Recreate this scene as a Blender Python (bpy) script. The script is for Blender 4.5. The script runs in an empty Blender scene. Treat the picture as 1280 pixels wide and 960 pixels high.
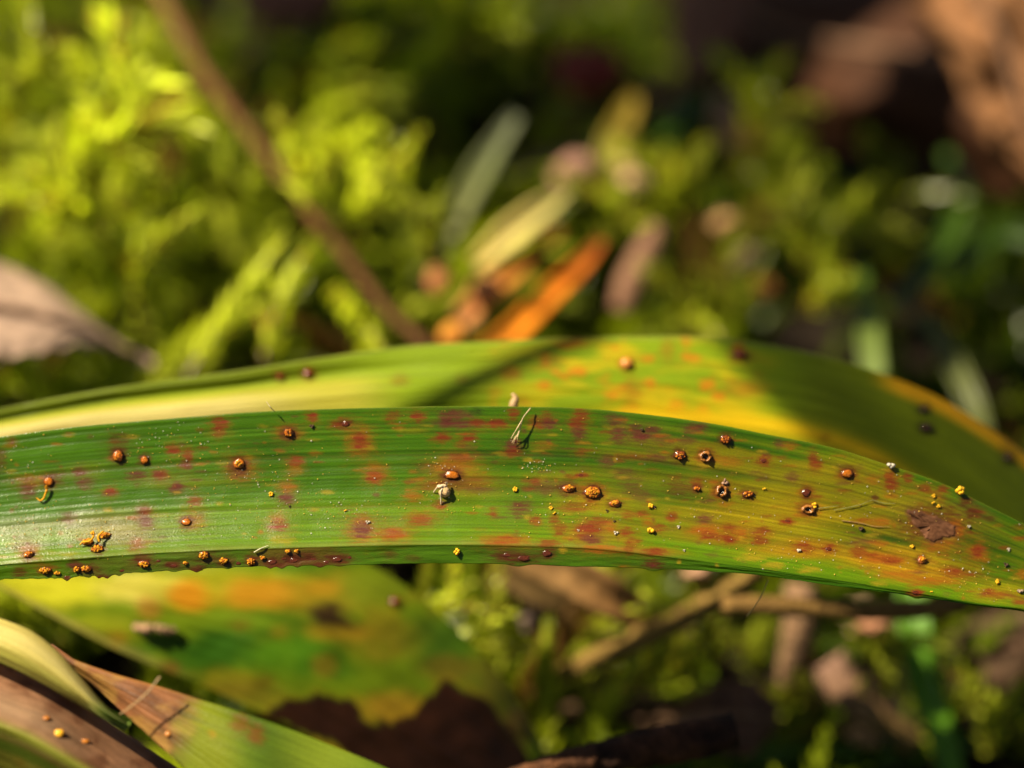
import bpy, math, random
import numpy as np

# ------------------------------------------------------------------ camera, world, sun, exposure
# 1 Blender unit = 1 cm.
rng = np.random.default_rng(7)
random.seed(7)
sc = bpy.context.scene
PITCH = math.radians(36.0)
FOC = 17.78                      # focus distance: 6.4 cm of leaf across the frame
HZ = 4.8                         # height of the in-focus leaf
CAM = np.array([0.0, -FOC*math.cos(PITCH), HZ + FOC*math.sin(PITCH)])
R = np.array([1.0, 0, 0])
U = np.array([0.0, math.sin(PITCH), math.cos(PITCH)])
F = np.array([0.0, math.cos(PITCH), -math.sin(PITCH)])
cam_d = bpy.data.cameras.new('camera')
cam = bpy.data.objects.new('camera', cam_d)
sc.collection.objects.link(cam)
cam.location = CAM
cam.rotation_euler = (math.radians(90) - PITCH, 0, 0)
cam_d.lens = 100.0
cam_d.sensor_width = 36.0
cam_d.clip_start = 0.5
cam_d.clip_end = 500.0
cam_d.dof.use_dof = True
cam_d.dof.focus_distance = FOC - 0.08
cam_d.dof.aperture_fstop = 0.1/0.72
sc.camera = cam

SUN_C = np.array([-0.58, 0.655, 0.476])         # towards the sun, in camera axes (right, up, back)
SUN_W = SUN_C[0]*R + SUN_C[1]*U - SUN_C[2]*F
SUN_W /= np.linalg.norm(SUN_W)
w = bpy.data.worlds.new('World')
sc.world = w
w.use_nodes = True
nt = w.node_tree
bg = nt.nodes['Background']
sky = nt.nodes.new('ShaderNodeTexSky')
sky.sky_type = 'NISHITA'
sky.sun_disc = False
sky.sun_elevation = math.asin(SUN_W[2])
sky.sun_rotation = math.atan2(SUN_W[0], SUN_W[1])
nt.links.new(sky.outputs[0], bg.inputs[0])
bg.inputs[1].default_value = 0.05
sl = bpy.data.lights.new('sun', 'SUN')
sl.energy = 5.0
sl.angle = math.radians(0.53)
sl.color = (1.0, 0.87, 0.62)
so = bpy.data.objects.new('sun', sl)
sc.collection.objects.link(so)
so.location = (-12, 0, 20)
so.rotation_euler = (math.acos(SUN_W[2]), 0, math.atan2(SUN_W[0], -SUN_W[1]))
sc.view_settings.view_transform = 'Standard'
sc.view_settings.look = 'None'
sc.view_settings.exposure = 1.4
sc.view_settings.gamma = 1.0
sc.cycles.use_denoising = True
sc.cycles.max_bounces = 8
sc.cycles.transparent_max_bounces = 4

# ------------------------------------------------------------------ helpers
def P(px, py, d):
    """point seen at photo pixel (px, py) at depth d along the camera axis"""
    px = np.asarray(px, float); py = np.asarray(py, float); d = np.asarray(d, float)
    x = (px-640.0)/200.0*d/FOC
    y = (480.0-py)/200.0*d/FOC
    return CAM + x[..., None]*R + y[..., None]*U + d[..., None]*F

def sstep(a, b, x):
    t = np.clip((x-a)/(b-a), 0, 1)
    return t*t*(3-2*t)

def hash2(i, j, s):
    n = (i*374761393 + j*668265263 + s*1442695041) & 0xffffffff
    n = ((n ^ (n >> 13)) * 1274126177) & 0xffffffff
    return ((n ^ (n >> 16)) & 0xffff)/65535.0

def noise(x, y, s=0):
    x = np.asarray(x, float); y = np.asarray(y, float)
    xi = np.floor(x).astype(np.int64); yi = np.floor(y).astype(np.int64)
    fx = x-xi; fy = y-yi
    fx = fx*fx*(3-2*fx); fy = fy*fy*(3-2*fy)
    a = hash2(xi, yi, s); b = hash2(xi+1, yi, s); c = hash2(xi, yi+1, s); d = hash2(xi+1, yi+1, s)
    return a*(1-fx)*(1-fy)+b*fx*(1-fy)+c*(1-fx)*fy+d*fx*fy

def fbm(x, y, s=0, o=3):
    t = 0; a = 0.5
    for k in range(o):
        t = t + a*noise(x*2**k, y*2**k, s+k*17); a *= 0.5
    return t/(1-0.5**o)

def soil_z(x, y):
    """height of the soil under the moss: a mound on the left"""
    m = 0.40*sstep(0.5, 2.5, x)*sstep(1.0, 5.0, y) - 0.45*sstep(0.5, -2.0, y) + 1.25*sstep(1.2, -2.0, x)*sstep(-0.5, 3.0, y)
    return m + 0.5*(fbm(x*0.45+9, y*0.45+3, 5)-0.5)

def ground_hit(px, py, h=0.5):
    ds = np.arange(18.0, 40.0, 0.05)
    pts = P(np.full(ds.shape, px), np.full(ds.shape, py), ds)
    below = pts[:, 2] < soil_z(pts[:, 0], pts[:, 1]) + h
    k = int(np.argmax(below)) if below.any() else len(ds)-1
    return ds[k]

def new_mesh(name, V, faces, cols=None, uv=None, smooth=True, mat=None):
    V = np.asarray(V, np.float32)
    me = bpy.data.meshes.new(name)
    if isinstance(faces, np.ndarray):
        k = faces.shape[1]; n = len(faces)
        me.vertices.add(len(V)); me.vertices.foreach_set('co', V.ravel())
        me.loops.add(n*k); me.loops.foreach_set('vertex_index', faces.astype(np.int32).ravel())
        me.polygons.add(n)
        me.polygons.foreach_set('loop_start', np.arange(0, n*k, k, dtype=np.int32))
        me.polygons.foreach_set('loop_total', np.full(n, k, np.int32))
        me.update(calc_edges=True)
    else:
        me.from_pydata([tuple(map(float, v)) for v in V], [], [tuple(int(i) for i in f) for f in faces])
        me.update()
    me.validate()
    if smooth:
        me.polygons.foreach_set('use_smooth', np.ones(len(me.polygons), bool))
    if cols is not None:
        c = np.ones((len(V), 4), np.float32); c[:, :3] = cols
        a = me.color_attributes.new('Col', 'FLOAT_COLOR', 'POINT')
        a.data.foreach_set('color', c.ravel())
    if uv is not None:
        l = me.uv_layers.new(name='UVMap')
        vi = np.empty(len(me.loops), np.int32); me.loops.foreach_get('vertex_index', vi)
        l.data.foreach_set('uv', np.asarray(uv, np.float32)[vi].ravel())
    if mat: me.materials.append(mat)
    return me

def link(name, me, parent=None, loc=None):
    o = bpy.data.objects.new(name, me)
    sc.collection.objects.link(o)
    if parent is not None:
        o.parent = parent
        if loc is not None: o.location = np.asarray(loc) - np.asarray(parent.location)
    elif loc is not None:
        o.location = loc
    return o

def mesh_at(name, V, faces, loc, parent=None, **kw):
    """a mesh given in world coordinates whose origin sits at loc"""
    V = np.asarray(V, float) - np.asarray(loc, float)
    me = new_mesh(name, V, faces, **kw)
    if parent is None:
        return link(name, me, None, loc)
    o = link(name, me, parent)
    wp = np.array(parent.location, float)
    pp = parent.parent
    while pp is not None:
        wp = wp + np.array(pp.location, float); pp = pp.parent
    o.location = np.asarray(loc, float) - wp
    return o

def empty(name, loc):
    o = bpy.data.objects.new(name, None)
    sc.collection.objects.link(o); o.location = loc
    o.empty_display_size = 0.2
    return o

def tag(o, label=None, cat=None, group=None, kind=None):
    if label: o['label'] = label
    if cat: o['category'] = cat
    if group: o['group'] = group
    if kind: o['kind'] = kind
    return o

# ------------------------------------------------------------------ materials
def mat_base(name):
    m = bpy.data.materials.new(name); m.use_nodes = True
    n = m.node_tree.nodes; l = m.node_tree.links
    return m, n, l, n['Principled BSDF'], n['Material Output']

def leaf_material(name, rough=0.42, trans=0.32, bump=0.25, cell=75.0, spec=0.45, tcol=(1.5, 1.25, 0.45), line=0.15):
    m, n, l, p, out = mat_base(name)
    at = n.new('ShaderNodeAttribute'); at.attribute_name = 'Col'
    uv = n.new('ShaderNodeUVMap'); uv.uv_map = 'UVMap'
    mp = n.new('ShaderNodeMapping'); mp.inputs['Scale'].default_value = (0.45, 1.0, 1.0)
    l.new(uv.outputs[0], mp.inputs[0])
    vo = n.new('ShaderNodeTexVoronoi'); vo.inputs['Scale'].default_value = cell
    l.new(mp.outputs[0], vo.inputs['Vector'])
    no = n.new('ShaderNodeTexNoise'); no.inputs['Scale'].default_value = 190.0; no.inputs['Detail'].default_value = 3
    l.new(uv.outputs[0], no.inputs['Vector'])
    mp2 = n.new('ShaderNodeMapping'); mp2.inputs['Scale'].default_value = (1.6, 52.0, 1.0)
    l.new(uv.outputs[0], mp2.inputs[0])
    st = n.new('ShaderNodeTexNoise'); st.inputs['Scale'].default_value = 1.0; st.inputs['Detail'].default_value = 3
    l.new(mp2.outputs[0], st.inputs['Vector'])
    # colour grain
    mr = n.new('ShaderNodeMapRange'); mr.inputs[1].default_value = 0.25; mr.inputs[2].default_value = 0.75
    mr.inputs[3].default_value = 0.6; mr.inputs[4].default_value = 1.42
    l.new(no.outputs[0], mr.inputs[0])
    ml = n.new('ShaderNodeMapRange'); ml.inputs[1].default_value = 0.3; ml.inputs[2].default_value = 0.7
    ml.inputs[3].default_value = 1.0-line; ml.inputs[4].default_value = 1.0+line
    l.new(st.outputs[0], ml.inputs[0])
    mm = n.new('ShaderNodeMath'); mm.operation = 'MULTIPLY'
    l.new(mr.outputs[0], mm.inputs[0]); l.new(ml.outputs[0], mm.inputs[1])
    mx = n.new('ShaderNodeVectorMath'); mx.operation = 'SCALE'
    l.new(at.outputs['Color'], mx.inputs[0]); l.new(mm.outputs[0], mx.inputs['Scale'])
    l.new(mx.outputs[0], p.inputs['Base Color'])
    p.inputs['Roughness'].default_value = rough
    p.inputs['Specular IOR Level'].default_value = spec
    # bump: cells + longitudinal ribs
    a1 = n.new('ShaderNodeMath'); a1.operation = 'MULTIPLY'; a1.inputs[1].default_value = -0.6
    l.new(vo.outputs['Distance'], a1.inputs[0])
    a2 = n.new('ShaderNodeMath'); a2.operation = 'MULTIPLY_ADD'; a2.inputs[1].default_value = 0.7
    l.new(st.outputs[0], a2.inputs[0]); l.new(a1.outputs[0], a2.inputs[2])
    bp = n.new('ShaderNodeBump'); bp.inputs['Strength'].default_value = bump; bp.inputs['Distance'].default_value = 0.02
    l.new(a2.outputs[0], bp.inputs['Height']); l.new(bp.outputs[0], p.inputs['Normal'])
    tr = n.new('ShaderNodeBsdfTranslucent')
    tc = n.new('ShaderNodeVectorMath'); tc.operation = 'MULTIPLY'; tc.inputs[1].default_value = tcol
    l.new(mx.outputs[0], tc.inputs[0]); l.new(tc.outputs[0], tr.inputs['Color'])
    ms = n.new('ShaderNodeMixShader'); ms.inputs[0].default_value = trans
    l.new(p.outputs[0], ms.inputs[1]); l.new(tr.outputs[0], ms.inputs[2])
    l.new(ms.outputs[0], out.inputs[0])
    return m

def attr_material(name, rough=0.6, trans=0.0, spec=0.3, bump=0.4, scale=14.0, var=(0.6, 1.35), tcol=(1.4, 1.25, 0.5), dist=0.03):
    m, n, l, p, out = mat_base(name)
    at = n.new('ShaderNodeAttribute'); at.attribute_name = 'Col'
    tc = n.new('ShaderNodeTexCoord')
    no = n.new('ShaderNodeTexNoise'); no.inputs['Scale'].default_value = scale; no.inputs['Detail'].default_value = 5
    l.new(tc.outputs['Object'], no.inputs['Vector'])
    mr = n.new('ShaderNodeMapRange'); mr.inputs[1].default_value = 0.28; mr.inputs[2].default_value = 0.72
    mr.inputs[3].default_value = var[0]; mr.inputs[4].default_value = var[1]
    l.new(no.outputs[0], mr.inputs[0])
    mx = n.new('ShaderNodeVectorMath'); mx.operation = 'SCALE'
    l.new(at.outputs['Color'], mx.inputs[0]); l.new(mr.outputs[0], mx.inputs['Scale'])
    l.new(mx.outputs[0], p.inputs['Base Color'])
    p.inputs['Roughness'].default_value = rough
    p.inputs['Specular IOR Level'].default_value = spec
    bp = n.new('ShaderNodeBump'); bp.inputs['Strength'].default_value = bump; bp.inputs['Distance'].default_value = dist
    l.new(no.outputs[0], bp.inputs['Height']); l.new(bp.outputs[0], p.inputs['Normal'])
    if trans > 0:
        tr = n.new('ShaderNodeBsdfTranslucent')
        tm = n.new('ShaderNodeVectorMath'); tm.operation = 'MULTIPLY'; tm.inputs[1].default_value = tcol
        l.new(mx.outputs[0], tm.inputs[0]); l.new(tm.outputs[0], tr.inputs['Color'])
        ms = n.new('ShaderNodeMixShader'); ms.inputs[0].default_value = trans
        l.new(p.outputs[0], ms.inputs[1]); l.new(tr.outputs[0], ms.inputs[2])
        l.new(ms.outputs[0], out.inputs[0])
    return m

M_LEAF = leaf_material('leaf_skin', rough=0.29, spec=0.32, trans=0.36, bump=0.17, cell=190.0)
M_LEAF_SOFT = leaf_material('leaf_skin_soft', rough=0.40, trans=0.38, bump=0.15, spec=0.24, tcol=(1.6, 1.25, 0.4))
M_MOSS = attr_material('moss_leaf', rough=0.32, trans=0.42, spec=0.4, bump=0.1, scale=30, var=(0.8, 1.2), tcol=(1.3, 1.4, 0.4))
M_DRY = attr_material('dry_litter', rough=0.75, trans=0.12, spec=0.12, bump=0.5, scale=9)
M_BARK = attr_material('twig_bark', rough=0.85, spec=0.08, bump=0.9, scale=16, dist=0.05)
M_CHAR = attr_material('charred_bark', rough=0.8, spec=0.15, bump=1.0, scale=7, var=(0.3, 2.2), dist=0.12)
M_GRASS = attr_material('grass_blade', rough=0.4, trans=0.35, spec=0.4, bump=0.15, scale=10, var=(0.85, 1.15))
M_PUST = attr_material('pustule_skin', rough=0.18, trans=0.10, spec=0.45, bump=0.35, scale=90, var=(0.55, 1.4), dist=0.008)
M_SPORE = attr_material('spore_powder', rough=0.75, trans=0.2, spec=0.25, bump=0.6, scale=120, var=(0.75, 1.25), dist=0.01, tcol=(1.2, 1.0, 0.4))
M_FIBRE = attr_material('pale_fibre', rough=0.5, trans=0.3, spec=0.4, bump=0.0, scale=30, var=(0.8, 1.2), tcol=(1, 1, 1))
M_SOIL = attr_material('soil', rough=0.9, spec=0.1, bump=1.0, scale=4, dist=0.1)

# ------------------------------------------------------------------ sheet builder (leaf blades)
def sheet(name, px, py, d, cols, mat, parent, loc, thick=0.03, relief=None, nscale=1.0):
    """closed thin blade from a grid of photo pixels + depths; cols (nu, nv, 3)"""
    nu, nv = px.shape
    V = P(px, py, d)
    du = np.gradient(V, axis=0); dv = np.gradient(V, axis=1)
    N = np.cross(dv, du); N /= np.linalg.norm(N, axis=2, keepdims=True) + 1e-12
    s = np.sign(np.sum(N*(CAM - V), axis=2).mean()); N *= s      # towards the viewer
    if relief is not None: V = V + N*relief[..., None]
    B = V - N*thick
    B[:, 0] = V[:, 0] - N[:, 0]*thick*0.35; B[:, -1] = V[:, -1] - N[:, -1]*thick*0.35
    idx = np.arange(nu*nv).reshape(nu, nv)
    q = np.stack([idx[:-1, :-1], idx[1:, :-1], idx[1:, 1:], idx[:-1, 1:]], -1).reshape(-1, 4)
    off = nu*nv
    qb = q[:, ::-1] + off
    rim = []
    for e in (idx[:, 0], idx[::-1, -1], idx[::-1, 0:1].ravel()[:0]):
        if len(e): rim.append(np.stack([e[:-1], e[:-1]+off, e[1:]+off, e[1:]], -1))
    for e in (idx[-1, :], idx[0, ::-1]):
        rim.append(np.stack([e[:-1], e[:-1]+off, e[1:]+off, e[1:]], -1))
    faces = np.concatenate([q, qb]+rim)
    if s > 0: pass
    VV = np.concatenate([V.reshape(-1, 3), B.reshape(-1, 3)])
    C = np.concatenate([cols.reshape(-1, 3)]*2)
    uu = np.concatenate([np.zeros((1, nv)), np.cumsum(np.linalg.norm(np.diff(V, axis=0), axis=2), axis=0)])
    vv = np.concatenate([np.zeros((nu, 1)), np.cumsum(np.linalg.norm(np.diff(V, axis=1), axis=2), axis=1)], axis=1)
    uv = np.stack([uu[:, nv//2:nv//2+1]*np.ones((1, nv)), vv], -1).reshape(-1, 2)
    uv = np.concatenate([uv, uv])
    return mesh_at(name, VV, faces, loc, parent, cols=C, uv=uv, mat=mat)

def curve(pts):
    p = np.array(pts, float)
    def f(x):
        # smooth (Catmull-Rom / Hermite) interpolation in x
        X = p[:, 0]; Y = p[:, 1]
        m = np.gradient(Y, X)
        x = np.asarray(x, float)
        k = np.clip(np.searchsorted(X, x)-1, 0, len(X)-2)
        h = X[k+1]-X[k]; t = np.clip((x-X[k])/h, 0, 1)
        return ((2*t**3-3*t**2+1)*Y[k] + (t**3-2*t**2+t)*h*m[k] + (-2*t**3+3*t**2)*Y[k+1] + (t**3-t**2)*h*m[k+1])
    return f

def path(pts, n):
    """resample a list of points (any dimension) smoothly to n points"""
    p = np.array(pts, float)
    s = np.concatenate([[0], np.cumsum(np.linalg.norm(np.diff(p[:, :2], axis=0), axis=1))]); s /= s[-1]
    t = np.linspace(0, 1, n)
    if len(p) == 2:
        return p[0]*(1-t[:, None]) + p[1]*t[:, None]
    return np.stack([curve(np.stack([s, p[:, k]], -1))(t) for k in range(p.shape[1])], -1)

def blend(c, col, a):
    return c*(1-a[..., None]) + np.array(col)*a[..., None]

def spots(c, X, Y, lst, wob=0.55, seed=0):
    """flat stains on the blade: (x, y, rx, ry, kind, strength)"""
    KIND = {'r': (0.170, 0.024, 0.007), 'p': (0.105, 0.024, 0.016), 'o': (0.27, 0.075, 0.006), 'y': (0.30, 0.20, 0.010),
            'd': (0.085, 0.019, 0.006), 't': (0.26, 0.15, 0.06), 'k': (0.022, 0.010, 0.006), 'g': (0.03, 0.11, 0.008)}
    for i, (sx, sy, rx, ry, k, st) in enumerate(lst):
        m = (np.abs(X-sx) < rx*2.4) & (np.abs(Y-sy) < ry*2.4)
        if not m.any(): continue
        x = X[m]; y = Y[m]
        r = np.sqrt(((x-sx)/rx)**2 + ((y-sy)/ry)**2)
        r = r + wob*((fbm(x/8.0+i*3.1, y/1.7, seed+i, 3)-0.5)*2.3+(fbm(x/2.2, y/1.2+i, seed+i+7, 2)-0.5)*0.7)
        a = st*sstep(1.45, 0.35, r)*np.clip(0.25+1.25*fbm(x/26.0+i*1.7, y/1.5, seed+3, 2), 0, 1.1)
        a = np.minimum(a*1.15, 0.97)
        c[m] = blend(c[m], KIND[k], a)
    return c

def poly_mask(X, Y, poly, soft=2.0):
    """signed-distance style mask of a polygon"""
    p = np.array(poly, float); q = np.roll(p, -1, axis=0)
    ins = np.zeros(X.shape, bool); dist = np.full(X.shape, 1e9)
    for a, b in zip(p, q):
        ab = b-a
        t = np.clip(((X-a[0])*ab[0]+(Y-a[1])*ab[1])/(ab@ab+1e-9), 0, 1)
        dist = np.minimum(dist, np.hypot(X-a[0]-t*ab[0], Y-a[1]-t*ab[1]))
        c = ((a[1] > Y) != (b[1] > Y)) & (X < (b[0]-a[0])*(Y-a[1])/(b[1]-a[1]+1e-12)+a[0])
        ins ^= c
    sd = np.where(ins, dist, -dist)
    return sstep(-soft, soft, sd)

# ------------------------------------------------------------------ ground
g = np.linspace(-1, 1, 150)
gx = np.sign(g)*(np.abs(g)*10 + np.abs(g)**6*90)
gy = gx + 4
GX, GY = np.meshgrid(gx, gy, indexing='ij')
GZ = soil_z(GX, GY) + 0.12*(fbm(GX*2.2, GY*2.2, 31)-0.5)
idx = np.arange(GX.size).reshape(GX.shape)
q = np.stack([idx[:-1, :-1], idx[1:, :-1], idx[1:, 1:], idx[:-1, 1:]], -1).reshape(-1, 4)
gc = np.array([0.009, 0.0055, 0.003])*(0.5+fbm(GX*1.3, GY*1.3, 8))[..., None]
tag(link('soil', new_mesh('soil', np.stack([GX, GY, GZ], -1).reshape(-1, 3), q, cols=gc.reshape(-1, 3), mat=M_SOIL)), kind='structure',
    label='dark damp soil showing between the moss shoots')

# ------------------------------------------------------------------ moss
def shoot_geo(axis, n, ll, lw, spread=55, tip=0.35, rs=None):
    """leafy moss shoot: kite leaves in a spiral round a curved axis; returns verts (k,4,3)"""
    rs = rs or rng
    t = (np.arange(n)+0.5)/n
    m = len(axis)
    f = t*(m-1); k = np.clip(f.astype(int), 0, m-2); fr = (f-k)[:, None]
    c = axis[k]*(1-fr)+axis[k+1]*fr
    T = axis[k+1]-axis[k]; T /= np.linalg.norm(T, axis=1, keepdims=True)+1e-9
    ref = np.where(np.abs(T[:, 2:3]) > 0.9, np.array([[1.0, 0, 0]]), np.array([[0, 0, 1.0]]))
    A = np.cross(T, ref); A /= np.linalg.norm(A, axis=1, keepdims=True)
    B = np.cross(T, A)
    th = np.arange(n)*2.4 + rs.normal(0, 0.25, n)
    rad = A*np.cos(th)[:, None]+B*np.sin(th)[:, None]
    a = np.radians(spread*(1-0.55*t) + rs.normal(0, 9, n))[:, None]
    D = T*np.cos(a)+rad*np.sin(a)
    S = np.cross(D, T); S /= np.linalg.norm(S, axis=1, keepdims=True)+1e-9
    L = (ll*(1-(1-tip)*np.maximum(0, (t-0.55)/0.45)) * rs.uniform(0.75, 1.15, n))[:, None]
    W = lw*L/ll
    Nn = np.cross(S, D)
    tipv = c+D*L+T*L*0.15
    midc = c+D*L*0.42 - Nn*W*0.25
    return np.stack([c, midc+S*W*0.5, tipv, midc-S*W*0.5], 1)

def stem_tube(axis, r, nr=4):
    axis = np.asarray(axis, float); m = len(axis)
    T = np.gradient(axis, axis=0); T /= np.linalg.norm(T, axis=1, keepdims=True)+1e-9
    ref = np.where(np.abs(T[:, 2:3]) > 0.9, np.array([[1.0, 0, 0]]), np.array([[0, 0, 1.0]]))
    A = np.cross(T, ref); A /= np.linalg.norm(A, axis=1, keepdims=True)
    B = np.cross(T, A)
    r = np.broadcast_to(np.asarray(r, float), (m,))
    th = np.linspace(0, 2*math.pi, nr, endpoint=False)
    V = axis[:, None, :] + r[:, None, None]*(A[:, None, :]*np.cos(th)[None, :, None]+B[:, None, :]*np.sin(th)[None, :, None])
    idx = np.arange(m*nr).reshape(m, nr)
    nx = np.roll(idx, -1, axis=1)
    q = np.stack([idx[:-1], nx[:-1], nx[1:], idx[1:]], -1).reshape(-1, 4)
    return V.reshape(-1, 3), q

class Acc:
    def __init__(s): s.V = []; s.F = []; s.C = []; s.n = 0
    def add(s, V, Fq, c):
        V = np.asarray(V).reshape(-1, 3)
        s.V.append(V); s.F.append(np.asarray(Fq)+s.n); s.C.append(np.broadcast_to(c, V.shape)); s.n += len(V)
    def kites(s, K, c):
        n = len(K); s.add(K.reshape(-1, 3), np.arange(n*4).reshape(n, 4), np.repeat(c, 4, axis=0) if np.ndim(c) == 2 else c)
    def get(s): return np.concatenate(s.V), np.concatenate(s.F), np.concatenate(s.C)

def curved_axis(a, b, bend, m=7):
    a = np.asarray(a, float); b = np.asarray(b, float)
    t = np.linspace(0, 1, m)[:, None]
    return a*(1-t)+b*t + np.asarray(bend)*(t*(1-t)*4)

YG = np.array([0.39, 0.45, 0.014]); DG = np.array([0.055, 0.090, 0.003]); OL = np.array([0.16, 0.125, 0.02])
def moss_col(n, y=0.5):
    k = np.clip(rng.normal(y, 0.22, (n, 1)), 0, 1)
    c = DG*(1-k)+YG*k
    return c*rng.uniform(0.75, 1.2, (n, 1))

carpet = Acc()
NSH = 2600
for i in range(NSH):
    if i < 2150:
        x = rng.uniform(-6.5, 6.5); y = rng.uniform(-5.0, 13.5)
    else:
        x = rng.uniform(-14, 14); y = rng.uniform(-9, 22)
    dens = fbm(np.array(x*0.7+40), np.array(y*0.7), 3)
    left = float(sstep(2.0, -1.5, np.array(x)))
    if dens < 0.42-0.10*left-(0.3 if (x > 0.3 and y < 1.5) else 0.0): continue
    if (x > 2.2 and y > 8.5) or (abs(x-3.05) < 0.45 and y < 1.7): continue
    z = float(soil_z(np.array(x), np.array(y)))
    L = rng.uniform(0.6, 1.5)
    az = rng.uniform(0, 6.28); el = math.radians(rng.uniform(15, 75))
    d = np.array([math.cos(az)*math.cos(el), math.sin(az)*math.cos(el), math.sin(el)])
    a = np.array([x, y, z-0.05]); b = a+d*L
    ax = curved_axis(a, b, (rng.normal(0, 0.08), rng.normal(0, 0.08), rng.uniform(0.02, 0.2)))
    n = int(34*L)
    K = shoot_geo(ax, n, rng.uniform(0.18, 0.30), rng.uniform(0.075, 0.125))
    carpet.kites(K, (moss_col(1, 0.10+0.36*left) if rng.random() < 0.86 else np.array([[0.15, 0.075, 0.02]]))*rng.uniform(0.85, 1.1, (n, 1)))
# brighter, longer shoots standing out of the left mound
for i in range(75):
    x = rng.uniform(-5.2, 0.6); y = rng.uniform(0.0, 9.0)
    z = float(soil_z(np.array(x), np.array(y)))+0.6
    az = rng.uniform(0, 6.28); el = math.radians(rng.uniform(5, 60)); L = rng.uniform(0.7, 1.5)
    d = np.array([math.cos(az)*math.cos(el), math.sin(az)*math.cos(el), math.sin(el)])
    ax = curved_axis((x, y, z), np.array([x, y, z])+d*L, (0, 0, rng.uniform(0.05, 0.2)))
    n = int(56*L)
    carpet.kites(shoot_geo(ax, n, rng.uniform(0.20, 0.28), rng.uniform(0.08, 0.11), spread=46), (np.array([0.47, 0.51, 0.04]) if rng.random() < 0.85 else np.array([0.30, 0.16, 0.05]))*rng.uniform(0.6, 1.1)*rng.uniform(0.85, 1.1, (n, 1)))
V, Fq, C = carpet.get()
tag(link('moss_carpet', new_mesh('moss_carpet', V, Fq, cols=C, mat=M_MOSS)), 'dense carpet of yellow-green and dark green moss shoots', 'moss', kind='stuff')

def moss_frond(pts, width, label, y=0.9, branches=0, seed=1, n=None, tone=1.0, blen=0.8):
    """a single frond one can pick out: pts = [(px, py, depth), ...] from base to tip"""
    rs = np.random.default_rng(seed)
    W = np.array([P(np.array(float(p[0])), np.array(float(p[1])), np.array(p[2]-(0.7 if max(q[1] for q in pts) < 340 and p[0] < 700 else 0.0))) for p in pts])
    ax = path(np.concatenate([W], 0), 12) if len(W) > 2 else curved_axis(W[0], W[1], (0, 0, 0.1), 12)
    L = np.linalg.norm(np.diff(ax, axis=0), axis=1).sum()
    root = empty('moss_frond', ax[0]); tag(root, label, 'moss frond', 'moss fronds rising from the carpet')
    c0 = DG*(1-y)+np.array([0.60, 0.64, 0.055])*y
    A = Acc()
    def leaves(axx, ll, nn, c):
        K = shoot_geo(axx, nn, ll, ll*0.33, spread=50, rs=rs)
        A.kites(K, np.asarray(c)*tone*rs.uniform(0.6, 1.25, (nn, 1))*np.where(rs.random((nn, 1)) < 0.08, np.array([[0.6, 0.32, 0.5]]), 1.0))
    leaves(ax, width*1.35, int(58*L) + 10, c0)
    st = Acc(); v, f = stem_tube(ax, np.linspace(0.03, 0.012, 12)); st.add(v, f, np.array([0.16, 0.09, 0.02]))
    T = np.gradient(ax, axis=0); T /= np.linalg.norm(T, axis=1, keepdims=True)
    for k in range(branches):
        j = 1+int(9*(k+0.5)/branches)
        side = 1 if k % 2 else -1
        vd = ax[j]-CAM; vd /= np.linalg.norm(vd)
        S = np.cross(T[j], vd)*side
        bl = blen*(1-0.5*j/12)*rs.uniform(0.8, 1.2)
        b = ax[j]+(T[j]*0.55+S*0.8+np.array([0, 0, rs.uniform(-.15, .3)]))*bl
        bx = curved_axis(ax[j], b, (0, 0, 0.06), 6)
        leaves(bx, width*1.0, int(48*bl)+6, c0*rs.uniform(0.55, 1.25))
        v, f = stem_tube(bx, np.linspace(0.018, 0.008, 6)); st.add(v, f, np.array([0.16, 0.10, 0.02]))
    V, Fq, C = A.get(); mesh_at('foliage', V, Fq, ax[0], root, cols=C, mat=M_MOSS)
    V, Fq, C = st.get(); mesh_at('stem', V, Fq, ax[0], root, cols=C, mat=M_MOSS)
    return root

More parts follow.
